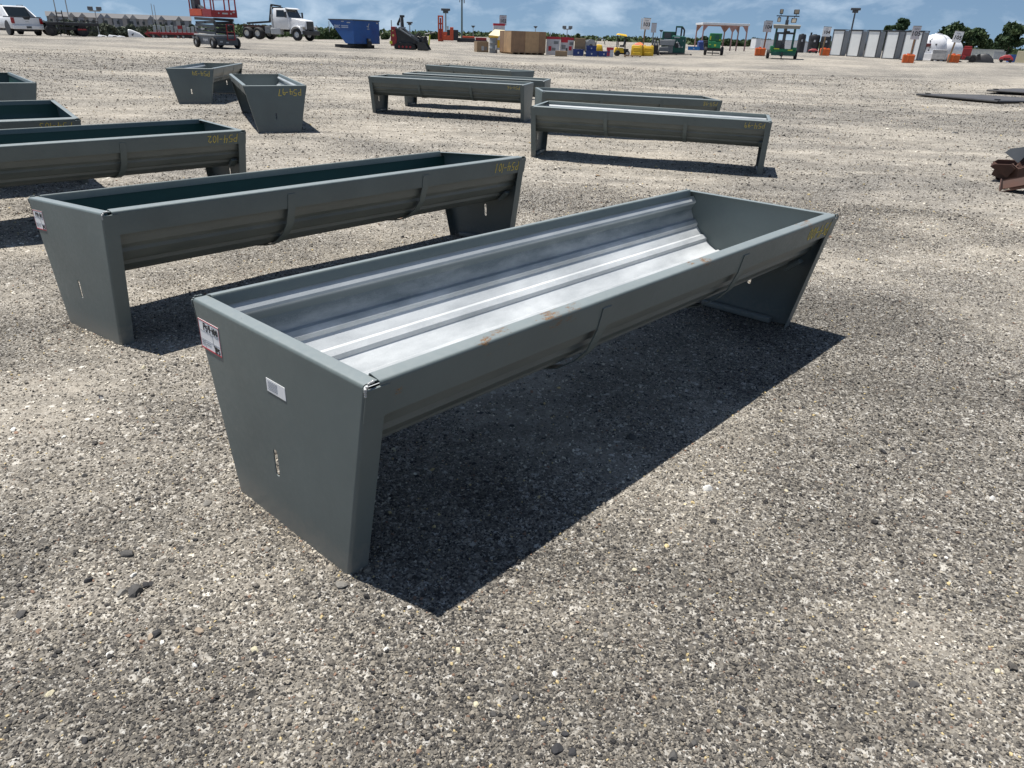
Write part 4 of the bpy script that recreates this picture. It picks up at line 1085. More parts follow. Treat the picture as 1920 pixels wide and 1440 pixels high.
def hook_truck():
    t = put('hooklift_truck', 'white long-nosed truck with bare hook-lift frame behind the cab', 'truck', 548, 76, 80, -36)
    # +x forward, right side of the truck is -y (towards viewer)
    part('frame', BLACK, t, lambda m: (m.b2(-5.2, 2.2, -0.45, -0.3, 0.75, 1.0), m.b2(-5.2, 2.2, 0.3, 0.45, 0.75, 1.0)), 0.01)
    def cab(m):
        m.add([(-1.15, -1.1, 0.95), (0.55, -1.1, 0.95), (0.55, 1.1, 0.95), (-1.15, 1.1, 0.95), (-1.15, -1.12, 1.95), (0.55, -1.12, 1.95), (0.55, 1.12, 1.95), (-1.15, 1.12, 1.95),
               (-1.12, -0.98, 2.72), (0.18, -0.98, 2.72), (0.18, 0.98, 2.72), (-1.12, 0.98, 2.72)],
              [(3, 2, 1, 0), (0, 1, 5, 4), (1, 2, 6, 5), (2, 3, 7, 6), (3, 0, 4, 7), (4, 5, 9, 8), (5, 6, 10, 9), (6, 7, 11, 10), (7, 4, 8, 11), (8, 9, 10, 11)])
    part('cab', WHITE, t, cab, 0.05, 40)
    part('windshield', GLASS, t, lambda m: m.add([(0.56, -0.98, 1.98), (0.56, 0.98, 1.98), (0.215, 0.86, 2.66), (0.215, -0.86, 2.66)], [(0, 1, 2, 3)]))
    part('side_window', GLASS, t, lambda m: m.add([(-0.75, -1.13, 2.0), (0.35, -1.13, 2.0), (0.08, -1.03, 2.58), (-0.75, -1.03, 2.58)], [(0, 1, 2, 3)]))
    part('visor', WHITE, t, lambda m: m.box((0.32, 0, 2.74), (0.35, 1.9, 0.04), ry=0.25))
    hd = part('hood', WHITE, t, lambda m: m.hull([(0.5, -0.95, 1.0), (0.5, 0.95, 1.0), (0.5, -0.9, 1.95), (0.5, 0.9, 1.95), (2.15, -0.72, 1.0), (2.15, 0.72, 1.0), (2.15, -0.62, 1.72), (2.15, 0.62, 1.72), (2.05, -0.55, 1.78), (2.05, 0.55, 1.78)]), 0.04, 40)
    for s in (-1, 1):
        part('fender', WHITE, t, lambda m: m.lathe([(0.62, -0.2), (0.70, -0.18), (0.70, 0.18), (0.62, 0.2)], 14, (1.35, s * 0.98, 0.6), 'y', 0.0, PI), 0.0, 50)
        part('headlight', LENS, t, lambda m: m.b2(2.1, 2.2, s * 0.98 - .17, s * 0.98 + .17, 1.0, 1.2), 0.02)
        part('fender_nose', WHITE, t, lambda m: m.b2(1.85, 2.12, s * 0.98 - .22, s * 0.98 + .22, 0.85, 1.3), 0.05)
        part('mirror', BLACK, t, lambda m: (m.b2(0.42, 0.5, s * 1.3 - .09, s * 1.3 + .09, 1.95, 2.45), m.b2(0.3, 0.42, s * 1.05, s * 1.3, 2.38, 2.41)))
        wheel(t, (1.35, s * 0.98, 0.53), 0.53, 0.32, 'y', RIMS, 0.5)
        for x in (-3.1, -4.35): wheel(t, (x, s * 0.88, 0.53), 0.53, 0.55, 'y', RIMW, 0.5)
    gr = part('grille', BLACK, t, lambda m: m.b2(2.14, 2.2, -0.52, 0.52, 0.95, 1.68), 0.02)
    part('grille_bar', DGREY, gr, lambda m: [m.b2(2.2, 2.215, -0.48, 0.48, z, z + .025) for z in (1.05, 1.17, 1.29, 1.41, 1.53)])
    part('bumper', BLACK, t, lambda m: m.b2(2.05, 2.42, -1.15, 1.15, 0.52, 0.9), 0.05)
    tk = part('fuel_tank', LGREY, t, lambda m: m.b2(-1.55, -0.45, -1.12, -0.55, 0.5, 1.05), 0.06)
    part('tool_box', MGREY, t, lambda m: m.b2(-2.2, -1.65, -1.1, -0.6, 0.55, 1.15), 0.03)
    part('exhaust_stack', LGREY, t, lambda m: (m.cyl((-1.32, -0.95, 1.0), (-1.32, -0.95, 2.2), 0.14), m.cyl((-1.32, -0.95, 2.2), (-1.32, -0.95, 2.85), 0.06)), smooth=40)
    part('hoist_frame', RUST, t, lambda m: (m.b2(-5.3, -1.5, -0.38, 0.38, 1.05, 1.25), m.b2(-4.7, -3.2, -0.6, 0.6, 1.02, 1.1)), 0.02)
    part('hook_arm', BLACK, t, lambda m: (m.box((-3.7, 0, 1.48), (2.7, 0.2, 0.16), ry=-0.07), m.box((-2.2, 0, 2.28), (0.14, 0.2, 1.5), ry=0.24), m.box((-1.5, 0, 2.98), (1.1, 0.2, 0.14), ry=0.1), m.box((-1.35, 0, 2.75), (0.8, 0.7, 0.2))), 0.01)
    part('roof_beacon', LGREY, t, lambda m: [m.b2(-0.02, 0.06, y - .05, y + .05, 2.72, 2.78) for y in (-.7, -.35, 0, .35, .7)])
hook_truck()

def dump_hopper():
    t = put('dump_hopper', 'blue self-dumping hopper on a low black base frame', 'hopper', 668, 89, 54, 46)
    # local -y face looks right, -x side looks left; near corner at (-1.2, -1.0)
    w = 2.42
    prof = [(-1.0, 0.27), (-1.0, 1.64), (1.15, 1.62), (-0.25, 0.27)]            # (y, z)
    def shell(m):
        th = 0.05
        n = len(prof)
        for x0, x1 in ((-1.2, -1.2 + th), (-1.2 + w - th, -1.2 + w)): m.prism(prof, 'x', x0, x1)
        m.b2(-1.2 + th, -1.2 + w - th, -1.0, -0.95, 0.27, 1.64)
        m.b2(-1.2 + th, -1.2 + w - th, -0.95, -0.25, 0.27, 0.32)
        m.add([(-1.2 + th, -0.25, 0.27), (-1.2 + w - th, -0.25, 0.27), (-1.2 + w - th, 1.15, 1.62), (-1.2 + th, 1.15, 1.62), (-1.2 + th, -0.28, 0.32), (-1.2 + w - th, -0.28, 0.32), (-1.2 + w - th, 1.08, 1.62), (-1.2 + th, 1.08, 1.62)],
              [(0, 1, 2, 3), (7, 6, 5, 4), (0, 4, 5, 1), (1, 5, 6, 2), (2, 6, 7, 3), (3, 7, 4, 0)])
    part('bin_shell', BLUE, t, shell)
    part('top_rim', DGREY, t, lambda m: (m.b2(-1.24, 1.26, -1.04, -0.98, 1.62, 1.68), m.b2(-1.24, -1.18, -0.98, 1.18, 1.62, 1.68), m.b2(1.2, 1.26, -0.98, 1.18, 1.62, 1.68)))
    part('base_frame', BLACK, t, lambda m: (m.b2(-0.95, 0.95, -0.75, -0.45, 0.0, 0.16), m.b2(-0.95, 0.95, 0.25, 0.55, 0.0, 0.16), m.b2(-0.95, -0.75, -0.75, 1.0, 0.02, 0.2), m.b2(0.75, 0.95, -0.75, 1.0, 0.02, 0.2), m.b2(-0.6, 0.6, -0.7, 0.2, 0.15, 0.3)), 0.01)
    part('release_lever', BLACK, t, lambda m: (m.b2(0.05, 0.32, -1.12, -1.0, 0.1, 0.42), m.b2(-0.05, 0.05, -1.1, -1.02, 0.1, 0.6)), 0.01)
    part('latch_plate', MGREY, t, lambda m: m.b2(0.05, 0.33, -1.03, -1.0, 0.46, 0.58))
    part('worn_sticker', LGREY, t, lambda m: (m.box((0.2, -1.004, 1.35), (0.05, 0.006, 0.3), ry=0.4), m.box((0.12, -1.004, 1.3), (0.18, 0.006, 0.05), ry=0.2), m.box((0.16, -1.004, 1.15), (0.2, 0.006, 0.04)), m.b2(-1.206, -1.2, -0.75, -0.45, 1.46, 1.52), m.b2(-1.206, -1.2, -0.2, 0.05, 1.52, 1.57), m.b2(0.95, 1.1, -1.006, -1.0, 1.48, 1.55)))
    text('BMC', 0.26, M_('faded_white', (0.42, 0.47, 0.55), 0.6), t, (-1.203, 0.42, 1.24), (0, -1, 0), (0, 0, 1), bold=0.008)
    part('lettering_lines', MATS['faded_white'], t, lambda m: [m.b2(-1.205, -1.2, -0.55, 0.05, z, z + .05) for z in (1.18, 1.27)])
dump_hopper()

def mini_loader():
    t = put('mini_track_loader', 'small red and black stand-on track loader with bucket on the ground', 'track loader', 762, 93, 54, -10)
    def track(m, y):
        pr = [(-0.72, 0.05), (-0.6, 0.0), (0.55, 0.0), (0.72, 0.08), (0.66, 0.3), (0.4, 0.42), (-0.5, 0.42), (-0.74, 0.28)]
        m.prism(pr, 'y', y - .1, y + .1)
    for y in (-0.38, 0.38):
        k = part('track', RUB, t, lambda m: track(m, y), 0.02)
        part('track_roller', RED, k, lambda m: [m.cyl((x, y - .115, 0.17), (x, y + .115, 0.17), 0.075, n=10) for x in (-.4, -.15, .1, .35)])
    part('body', BLACK, t, lambda m: m.hull([(-0.75, -.36, .35), (-0.75, .36, .35), (.8, -.36, .35), (.8, .36, .35), (-.7, -.36, 1.28), (-.7, .36, 1.28), (-.1, -.36, 1.28), (-.1, .36, 1.28), (.8, -.36, .62), (.8, .36, .62)]), 0.03)
    part('rear_panel', RED, t, lambda m: m.hull([(-.98, -.42, .2), (-.98, .42, .2), (-.6, -.42, .2), (-.6, .42, .2), (-.92, -.42, 1.36), (-.92, .42, 1.36), (-.66, -.42, 1.36), (-.55, -.42, .7), (-.66, .42, 1.36), (-.55, .42, .7)]), 0.02)
    part('decal', M_('decal_yellow', (0.6, 0.5, 0.15), 0.5), t, lambda m: (m.b2(-.84, -.72, -.428, -.42, .78, .9), m.b2(-.84, -.76, -.428, -.42, 1.08, 1.16)))
    part('lift_arm', DGREY, t, lambda m: [m.hull([(-.5, y, 1.22), (-.35, y, 1.30), (.95, y, .62), (.95, y, .45), (-.5, y + .07, 1.22), (-.35, y + .07, 1.30), (.95, y + .07, .62), (.95, y + .07, .45)]) for y in (-.45, .38)], 0.01)
    part('arm_stripe', LGREY, t, lambda m: m.box((0.05, -.456, 1.03), (0.85, 0.008, 0.05), ry=0.52))
    part('bucket', M_('bucket_steel', (0.06, 0.058, 0.055), 0.4, 0.5, 0.2, 4), t, lambda m: (m.hull([(.85, -.62, .0), (.85, .62, .0), (.85, -.62, .5), (.85, .62, .5), (.92, -.62, .5), (.92, .62, .5), (.92, -.62, .04), (.92, .62, .04)]), m.b2(.9, 1.55, -.62, .62, 0.0, 0.035), m.prism([(.9, .03), (1.6, .03), (1.35, .46), (.9, .5)], 'y', -.64, -.6), m.prism([(.9, .03), (1.6, .03), (1.35, .46), (.9, .5)], 'y', .6, .64)))
    part('control_mast', BLACK, t, lambda m: (m.box((-.22, 0, 1.62), (0.17, 0.2, 0.75), ry=-.06), m.box((-.42, 0, 1.72), (0.12, 0.2, 0.45), ry=.5), m.b2(-.36, -.08, -.14, .14, 1.93, 2.06), m.box((-.5, -.02, 1.5), (0.15, 0.16, 0.14))), 0.015)
    part('mast_bracket', LGREY, t, lambda m: (m.b2(-.34, -.28, -.12, .12, 1.28, 2.0), m.b2(-.46, -.02, -.16, .16, 1.28, 1.36)))
    part('warning_stripe', LIME, t, lambda m: m.b2(-1.04, -.86, -.43, .43, .32, .5))
    part('hoses', RUB, t, lambda m: (m.tube([(.6, -.2, .7), (.85, -.15, 1.0), (1.0, -.1, .8), (1.05, -.1, .5)], .035), m.b2(.75, 1.1, -.3, .3, .5, .75), m.tube([(.5, .1, .8), (.9, .1, 1.1), (1.1, .1, .7)], .03)))
    g = put('folded_attachment', 'black hydraulic attachment standing behind the small red loader', 'attachment', 788, 79, 57)
    part('frame', BLACK, g, lambda m: (m.b2(-.6, .55, -.2, .25, .25, .62), m.box((-.3, 0, .75), (.5, .3, .25), ry=.3), m.b2(.1, .5, -.25, .2, .55, .85), m.b2(-.5, -.35, -.1, .1, 0, .4), m.b2(.3, .45, -.1, .1, 0, .4)), .02)
    part('hose', RUB, g, lambda m: m.tube([(-.5, -.22, .6), (-.2, -.28, .95), (.2, -.28, .7), (.4, -.25, .9)], .04))
    p = put('yellow_post', 'leaning lime yellow post beside the loader bucket', 'post', 803, 81, 58)
    part('post', LIME, p, lambda m: m.cyl((0, 0, 0), (0.12, 0, 1.0), 0.06, 0.05), smooth=50)
    part('crossbar', DGREY, p, lambda m: (m.cyl((-.25, 0, 1.0), (.5, 0, 1.16), 0.045), m.cyl((.12, 0, .95), (.2, 0, 1.2), 0.04)))
mini_loader()
def orange_machine():
    t = put('drill_rig', 'orange machine with a tall narrow mast, far behind the loader', 'machine', 838, 78, 92, 0)
    part('mast', ORED, t, lambda m: (m.b2(-1.02, -0.86, -.2, .2, 0, 2.65), m.b2(-.56, -.4, -.2, .2, 0, 2.65), m.b2(-.86, -.56, -.2, .2, 2.5, 2.65), m.b2(-.86, -.56, -.15, .15, 0.0, 1.3), m.b2(-.86, -.56, -.2, .2, 1.75, 1.9)), .01)
    part('body', ORED, t, lambda m: (m.b2(-.4, .75, -.5, .5, .12, .62), m.b2(.35, .75, -.5, .5, .62, 1.5), m.b2(-.4, .05, -.4, .4, .62, 1.0)), .03)
    part('engine', BLACK, t, lambda m: (m.b2(.75, 1.3, -.5, .5, .15, 1.25), m.b2(.0, .35, -.4, .4, .62, 1.25)), .03)
    part('gauge', LGREY, t, lambda m: (m.b2(-.2, -.05, -.45, -.4, 1.0, 1.2), m.b2(.0, .2, -.5, -.45, 1.3, 1.6)))
    part('cable_guard', RED, t, lambda m: m.b2(-.8, -.62, -.215, -.2, .3, 2.4))
    b = put('boom_section', 'low red and black boom section lying beside the orange machine', 'machine part', 874, 76, 92, -6)
    part('beam', BLACK, b, lambda m: m.b2(-1.0, 1.0, -.4, .4, 0, .42), .03)
    part('cover', ORED, b, lambda m: m.b2(-.4, .95, -.35, .35, .42, .62), .03)
    d = put('jumble_rail', 'dark red low machinery beyond the brown box', 'machine part', 898, 77, 95)
    part('rail', RED, d, lambda m: m.b2(-.4, .9, -.3, .3, .2, .5), .02)
    part('skid', BLACK, d, lambda m: m.b2(-.5, 1.0, -.4, .4, 0, .2), .02)
orange_machine()

def plywood_crate():
    t = put('plywood_crate', 'large plywood crate of pale and brown sheets on skids', 'crate', 958, 103, 58, 22)
    # near corner at local (0,0); right face along +x, left face along +y
    W_, D_, z0, z1 = 2.75, 2.3, 0.13, 1.53
    part('core', WOODD, t, lambda m: m.b2(.02, W_ - .02, .02, D_ - .02, z0, z1 - .02))
    xs = [0, 1.08, 2.2, W_]
    for i, (a, b_) in enumerate(zip(xs[:-1], xs[1:])): part('plywood_sheet', WOODL if i == 1 else WOODD, t, lambda m: m.b2(a + .008, b_ - .008, -.012 - .006 * (i % 2), .02, z0, z1))
    ys = [0, 1.45, D_]
    for i, (a, b_) in enumerate(zip(ys[:-1], ys[1:])): part('plywood_sheet', WOODL if i == 0 else WOODD, t, lambda m: m.b2(-.015, .02, a + .008, b_ - .008, z0, z1))
    part('lid', WOODL, t, lambda m: m.b2(-.02, W_ + .02, -.02, D_ + .02, z1, z1 + .02))
    for x in (.12, .62, 1.1, 1.62, 2.12, 2.6): part('skid', LUMB, t, lambda m: m.b2(x - .06, x + .06, 0, D_, 0, z0))
plywood_crate()
def carton(name, label, cat, px, py, D, w, d, h, mat, yaw=0, dz=0.0, band=None, marks=(), group=None):
    t = put(name, label, cat, px, py, D, yaw, group, dz)
    part('box', mat, t, lambda m: m.b2(-w / 2, w / 2, 0, d, 0, h), .012)
    if band: part('top_band', band, t, lambda m: m.b2(-w / 2 - .004, w / 2 + .004, -.004, d + .004, h - .16, h + .004))
    part('flap_seam', LUMB if mat is CARD else MGREY, t, lambda m: m.b2(-w / 2, w / 2, d / 2 - .03, d / 2 + .03, h - .002, h + .006))
    for (x0, x1, z0, z1, mt) in marks: part('printed_mark', mt, t, lambda m: m.b2(x0, x1, -.006, .002, z0, z1))
    return t
PRW = M_('carton_white', (0.55, 0.55, 0.57), 0.6, 0, 0.14, 5)
CRED = M_('carton_red', (0.48, 0.03, 0.045), 0.55, 0, 0.1, 4)
carton('cardboard_box', 'brown cardboard box left of the grey drum', 'box', 905, 98.5, 60, .92, .7, .72, CARD, 18, marks=((-.1, .1, .12, .42, LGREY), (.16, .34, .14, .38, MGREY)))
def drum():
    t = put('steel_drum', 'grey lidless drum between the brown box and the plywood crate', 'drum', 925, 98.5, 59)
    part('barrel', MGREY, t, lambda m: m.lathe([(0, 0), (.29, 0), (.30, .03), (.29, .3), (.305, .33), (.29, .36), (.29, .66), (.305, .69), (.29, .72), (.29, 1.0), (.3, 1.03), (.27, 1.03), (.27, .95), (0, .95)], 20), smooth=40)
    part('label', PRW, t, lambda m: m.b2(.12, .24, -.3, -.24, .25, .55))
    s = put('yellow_spreader', 'yellow machine with a cream slanted canopy behind the grey drum', 'machine', 929, 96, 62)
    part('canopy', CREAM, s, lambda m: m.add([(-.55, -.5, 1.12), (.25, -.5, 1.06), (.7, .5, 1.5), (-.1, .5, 1.52), (-.55, -.5, 1.18), (.25, -.5, 1.12), (.7, .5, 1.56), (-.1, .5, 1.58)], [(0, 1, 2, 3), (7, 6, 5, 4), (0, 4, 5, 1), (1, 5, 6, 2), (2, 6, 7, 3), (3, 7, 4, 0)]))
    part('trim', YEL, s, lambda m: m.b2(-.55, .2, -.52, -.44, .98, 1.1), .01)
    part('post', BLACK, s, lambda m: [m.b2(x - .03, x + .03, -.05, .01, 0, 1.2) for x in (-.4, .4)])
    part('body', YEL, s, lambda m: m.b2(-.3, .45, -.35, .4, .3, .85), .04)
    wheel(s, (-.25, .25, .2), .2, .15, 'x'); wheel(s, (.4, .25, .2), .2, .15, 'x')
drum()
carton('red_topped_carton', 'grey carton with red top standing behind the plywood crate', 'box', 935, 97, 67, .95, .7, 1.98, PRW, 4, band=CRED)
carton('printed_carton', 'white printed carton with red top, beside the plywood crate', 'box', 1036, 104, 60, 1.0, .9, 1.24, PRW, 0, band=CRED, marks=((-.34, -.12, .28, .6, CRED), (.05, .4, .75, .95, MGREY), (-.1, .2, .3, .5, MGREY)))
carton('printed_carton', 'white printed carton with red patch, middle of the three', 'box', 1057, 104, 60.5, .62, .9, 1.22, PRW, 0, band=CRED, marks=((-.25, .25, .86, 1.06, CRED), (-.2, .1, .4, .7, MGREY), (.12, .26, .2, .5, DGREY)))
carton('printed_carton', 'narrow white printed carton with red spot, next to the brown box', 'box', 1069, 104.5, 60, .44, .9, 1.2, PRW, 0, band=CRED, marks=((-.14, .08, .34, .62, CRED), (-.1, .2, .7, .9, MGREY)))
carton('cardboard_box', 'low flat brown cardboard box in front of the printed cartons', 'box', 1052, 105.5, 57, .86, .5, .36, CARD, 0)
def crate(label, px, py, D, w, d, h, mat, dz=0.0, group=None, yaw=0):
    t = put('plastic_crate', label, 'crate', px, py, D, yaw, group, dz)
    part('tub', mat, t, lambda m: (m.b2(-w / 2, w / 2, 0, .03, 0, h), m.b2(-w / 2, w / 2, d - .03, d, 0, h), m.b2(-w / 2, -w / 2 + .03, .03, d - .03, 0, h), m.b2(w / 2 - .03, w / 2, .03, d - .03, 0, h), m.b2(-w / 2 + .03, w / 2 - .03, .03, d - .03, 0, .04)))
    part('rim', mat, t, lambda m: (m.b2(-w / 2 - .02, w / 2 + .02, -.02, 0, h - .06, h + .004), m.b2(-w / 2 - .02, w / 2 + .02, d, d + .02, h - .06, h + .004)))
    part('rib', mat, t, lambda m: [m.b2(x - .015, x + .015, -.015, 0, .02, h - .06) for x in np.linspace(-w / 2 + .06, w / 2 - .06, 5)])
    part('emblem', PRW, t, lambda m: m.prism([(-.05, .62 * h), (.05, .62 * h), (.05, .42 * h), (0, .3 * h), (-.05, .42 * h)], 'y', -.02, .0))
    return t
crate('blue plastic crate carrying a brown box', 1084, 105, 59, .78, .6, .46, NAVY)
carton('cardboard_box', 'brown cardboard box on top of a blue crate', 'box', 1086, 105, 59.2, .8, .55, .72, CARD, 0, dz=.47)
crate('blue plastic crate, left one of the lower pair', 1109, 106, 58, .85, .6, .38, NAVY)
crate('blue plastic crate, right one of the lower pair by the red box', 1132, 106, 58, .8, .6, .36, NAVY)
crate('blue plastic crate stacked on top of another', 1108, 106, 58.3, .72, .5, .32, NAVY, dz=.39)
def reel():
    t = put('cable_reel', 'pale grey wheel-shaped reel standing behind the blue crates', 'reel', 1105, 104, 60)
    t.rotation_euler.z += 0.5
    part('flange', LGREY, t, lambda m: [m.lathe([(.18, a), (.5, a), (.5, a + .04), (.18, a + .04), (.18, a)], 24, (0, 0, .62), 'y') for a in (-.14, .1)], smooth=40)
    part('core', DGREY, t, lambda m: m.cyl((0, -.1, .62), (0, .1, .62), .3, n=20), smooth=40)
    part('stand', BLACK, t, lambda m: (m.b2(-.35, .35, -.25, .25, 0, .1), m.b2(-.05, .05, -.2, -.15, .1, .62), m.b2(-.05, .05, .15, .2, .1, .62)))
    b = put('yellow_mower', 'yellow rounded mower hood showing above the blue crates', 'mower', 1123, 103, 60)
    part('hood', YEL, b, lambda m: m.hull([(-.25, -.2, .3), (.25, -.2, .3), (-.3, .2, .3), (.3, .2, .3), (-.2, -.12, .78), (.16, -.12, .74), (-.15, .15, .8), (.2, .15, .72)]), .05, 50)
    part('base', BLACK, b, lambda m: m.b2(-.25, .25, -.18, .18, 0, .3), .02)
    part('loop_bar', DGREY, b, lambda m: m.tube([(-.3, 0, .7), (-.2, 0, 1.12), (.25, 0, 1.2), (.4, 0, .75)], .025))
reel()
carton('red_white_box', 'pink-red and white box at the end of the blue crates', 'box', 1143, 105, 58, .5, .5, .62, PRW, 0, band=CRED, marks=((-.2, .0, .05, .5, CRED),))
def road_roller():
    t = put('mini_roller', 'small yellow ride-on machine with a yellow sunshade', 'machine', 1164, 105, 60, 8)
    part('canopy', YEL, t, lambda m: m.hull([(-.45, -.35, 1.42), (.32, -.35, 1.32), (-.45, .35, 1.42), (.32, .35, 1.32), (-.35, -.25, 1.52), (.24, -.25, 1.46), (-.35, .25, 1.52), (.24, .25, 1.46)]), .02)
    part('canopy_post', BLACK, t, lambda m: [m.cyl((x, y, .5), (x * .95, y, 1.36), .025, n=6) for x in (-.36, .25) for y in (-.28, .28)])
    part('seat', BLACK, t, lambda m: (m.b2(-.12, .22, -.22, .22, .62, .74), m.box((.2, 0, .92), (.1, .4, .45), ry=.2)), .03)
    part('steering_wheel', BLACK, t, lambda m: (m.cyl((-.2, 0, .6), (-.28, 0, .95), .025), m.lathe([(.15, 0), (.17, .015), (.15, .03), (.15, 0)], 12, (-.28, 0, .95))))
    part('body', YEL, t, lambda m: m.hull([(-.55, -.3, .22), (.2, -.3, .22), (-.55, .3, .22), (.2, .3, .22), (-.48, -.28, .58), (.1, -.28, .55), (-.48, .28, .58), (.1, .28, .55)]), .04, 50)
    part('chassis', BLACK, t, lambda m: (m.b2(.15, .5, -.28, .28, .2, .5), m.b2(-.4, .4, -.2, .2, .12, .24)), .02)
    for x in (-.3, .42):
        for y in (-.3, .3): wheel(t, (x, y, .19), .19, .15, 'y', RIMW if x > 0 else BLACK)
road_roller()
def barrier_bin(label, px, py, D, mat, w=.84, h=.72, yaw=0, group=None):
    t = put('water_barrier', label, 'barrier', px, py, D, yaw, group)
    part('shell', mat, t, lambda m: (m.hull([(-w / 2, -.3, 0), (w / 2, -.3, 0), (-w / 2, .3, 0), (w / 2, .3, 0), (-w / 2 + .01, -.27, h * .55), (w / 2 - .01, -.27, h * .55), (-w / 2 + .03, -.24, h), (w / 2 - .03, -.24, h), (-w / 2 + .03, .24, h), (w / 2 - .03, .24, h)])), .03, 50)
    part('recess', mat, t, lambda m: (m.b2(-w * .3, w * .3, -.30, -.2, h * .62, h * .8), m.b2(-w * .34, w * .34, -.33, -.2, h * .1, h * .36)), .02)
    part('lug', mat, t, lambda m: [m.b2(x - .07, x + .07, -.16, .16, h - .01, h + .06) for x in (-w * .3, w * .3)], .02)
    return t
barrier_bin('yellow plastic barrier, left one of the yellow pair', 1193, 103, 60, YEL)
barrier_bin('yellow plastic barrier, right one of the yellow pair below sign 103', 1214, 103, 60.5, YEL, .86, .68)
def pallet(label, px, py, D, w, d, h=.13, mat=LUMB, yaw=0):
    t = put('pallet', label, 'pallet', px, py, D, yaw)
    for i in range(5): part('deck_board', mat, t, lambda m: m.b2(-w / 2, w / 2, d * i / 5 + .02, d * (i + 1) / 5 - .02, h - .03, h))
    for x in (-w / 2 + .06, 0, w / 2 - .06): part('runner', mat, t, lambda m: m.b2(x - .05, x + .05, 0.005, d - .005, 0, h - .03))
    return t
pallet('brown wooden pallet lying in front of the yellow barriers', 1186, 104.5, 57.5, 1.2, .9)
pallet('dark long pallet under the green machine', 1268, 103.3, 62, 2.3, .8, .12, BLACK)
def cloth():
    t = put('orange_cover', 'crumpled orange cover lying on the yellow barriers', 'cover', 1196, 102.5, 60.3, 0, dz=.74)
    part('fold', ORNG, t, lambda m: m.hull([(-.4, -.2, 0), (.35, -.2, 0), (-.4, .2, 0), (.35, .2, 0), (-.15, 0, .16), (.12, .05, .2), (.3, -.1, .08)]), .03, 60)
    part('fold', ORED, t, lambda m: m.hull([(-.3, -.24, .02), (.0, -.24, .0), (-.3, -.1, .12), (-.02, -.1, .14)]), .02, 60)
cloth()
def lane_sign(num, label, px, ytop, ybase, D, w=.56, h=.76, mat=None, yaw=0, postmat=None, word='Lane', back=True, lean=0.0):
    t = put('lane_sign', label, 'sign', px, ybase, D, yaw, 'numbered lane signs on wooden posts')
    vv = D * 0 + 1
    p0 = np.array(t.location); p1 = p0 + np.array([0, 0, 1.0])
    def pr(P):
        d = P - np.array([0, 0, CAM_H]); z = d @ CF
        return 720 - FPX * (d @ CU) / z
    H_ = (pr(p0) - ytop) / (pr(p0) - pr(p1))
    part('post', postmat or LUMB, t, lambda m: m.box((lean * .3, 0.04, (H_ - .25) / 2), (.11, .10, H_ - .25), ry=lean), .008)
    bd = part('board', mat or STICK, t, lambda m: m.b2(-w / 2, w / 2, -.035, -.012, H_ - h, H_), .004)
    bd.rotation_euler = (0, lean, 0)
    part('edge_cap', MGREY, bd, lambda m: m.b2(-w / 2 - .006, w / 2 + .006, -.05, -.005, H_ - .002, H_ + .03))
    if back:
        part('rear_board', mat or STICK, t, lambda m: m.box((-w / 2 + .02, .24, H_ - h / 2), (.025, .5, h), rz=-.16), .004)
    if num: text(num, h * .48, INK, bd, (0.01, -.037, H_ - h * .56), (1, 0, 0), (0, 0, 1), 'number', bold=.009)
    if word: text(word, h * .17, INK, bd, (0, -.037, H_ - h * .2), (1, 0, 0), (0, 0, 1), 'word', extrude=.003)
    return t
SIGNG = M_('shaded_sign', (0.50, 0.50, 0.52), 0.5, 0, 0.04, 5)
lane_sign('103', 'white sign reading 103 on a wooden post behind the yellow barriers', 1204, 35, 101, 62, lean=.05, postmat=LUMB)
lane_sign('', 'faded blank-looking sign on a grey post right of sign 103', 1221, 44, 100, 76, .48, .78, SIGNG, postmat=MGREY, word='', back=False)
lane_sign('102', 'grey sign reading 102 above the red topped carton', 942, 30, 97, 69, .58, .74, SIGNG, postmat=MGREY)
lane_sign('104', 'sign reading 104 beside the green light tower', 1430, 40, 104, 61.5, .50, .72, SIGNG, lean=.035, postmat=M_('brown_post', (0.22, 0.12, 0.07), .8, 0, .2, 4))
lane_sign('104', 'white sign reading 104 in front of the black tanks', 1540, 51, 104.5, 66.5, .58, .66, lean=.03, back=False)
lane_sign('105', 'sign reading 105 in front of the white cabins', 1704, 50, 117.5, 60.3, .50, .80, SIGNG, lean=.0)
lane_sign('105', 'white tilted sign reading 105 right of the round white tank', 1778, 59, 117.5, 61.8, .55, .68, lean=.10, back=False)
def orange_block(label, px, py, D):
    t = put('weight_block', label, 'sign base', px, py, D, 6, 'orange blocks at the feet of the signs')
    part('shell', ORNG, t, lambda m: m.hull([(-.34, -.3, 0), (.34, -.3, 0), (-.34, .3, 0), (.34, .3, 0), (-.36, -.31, .5), (.36, -.31, .5), (-.36, .31, .5), (.36, .31, .5)]), .03)
    part('handle_rib', ORNG, t, lambda m: m.box((-.05, -.33, .27), (.07, .07, .42)), .015)
    part('cap', ORNG, t, lambda m: (m.cyl((-.05, -.05, .49), (-.05, -.05, .58), .1), m.b2(-.3, -.2, -.15, .15, .49, .53), m.b2(.18, .3, -.15, .15, .49, .54)))
orange_block('orange block left of the green light tower', 1424, 104, 61)
orange_block('orange block at the foot of the white 104 sign', 1545, 104, 67.5)
orange_block('orange block in front of the white cabins', 1701, 118, 59.5)
orange_block('orange block at the foot of the tilted 105 sign', 1786, 117, 62.5)
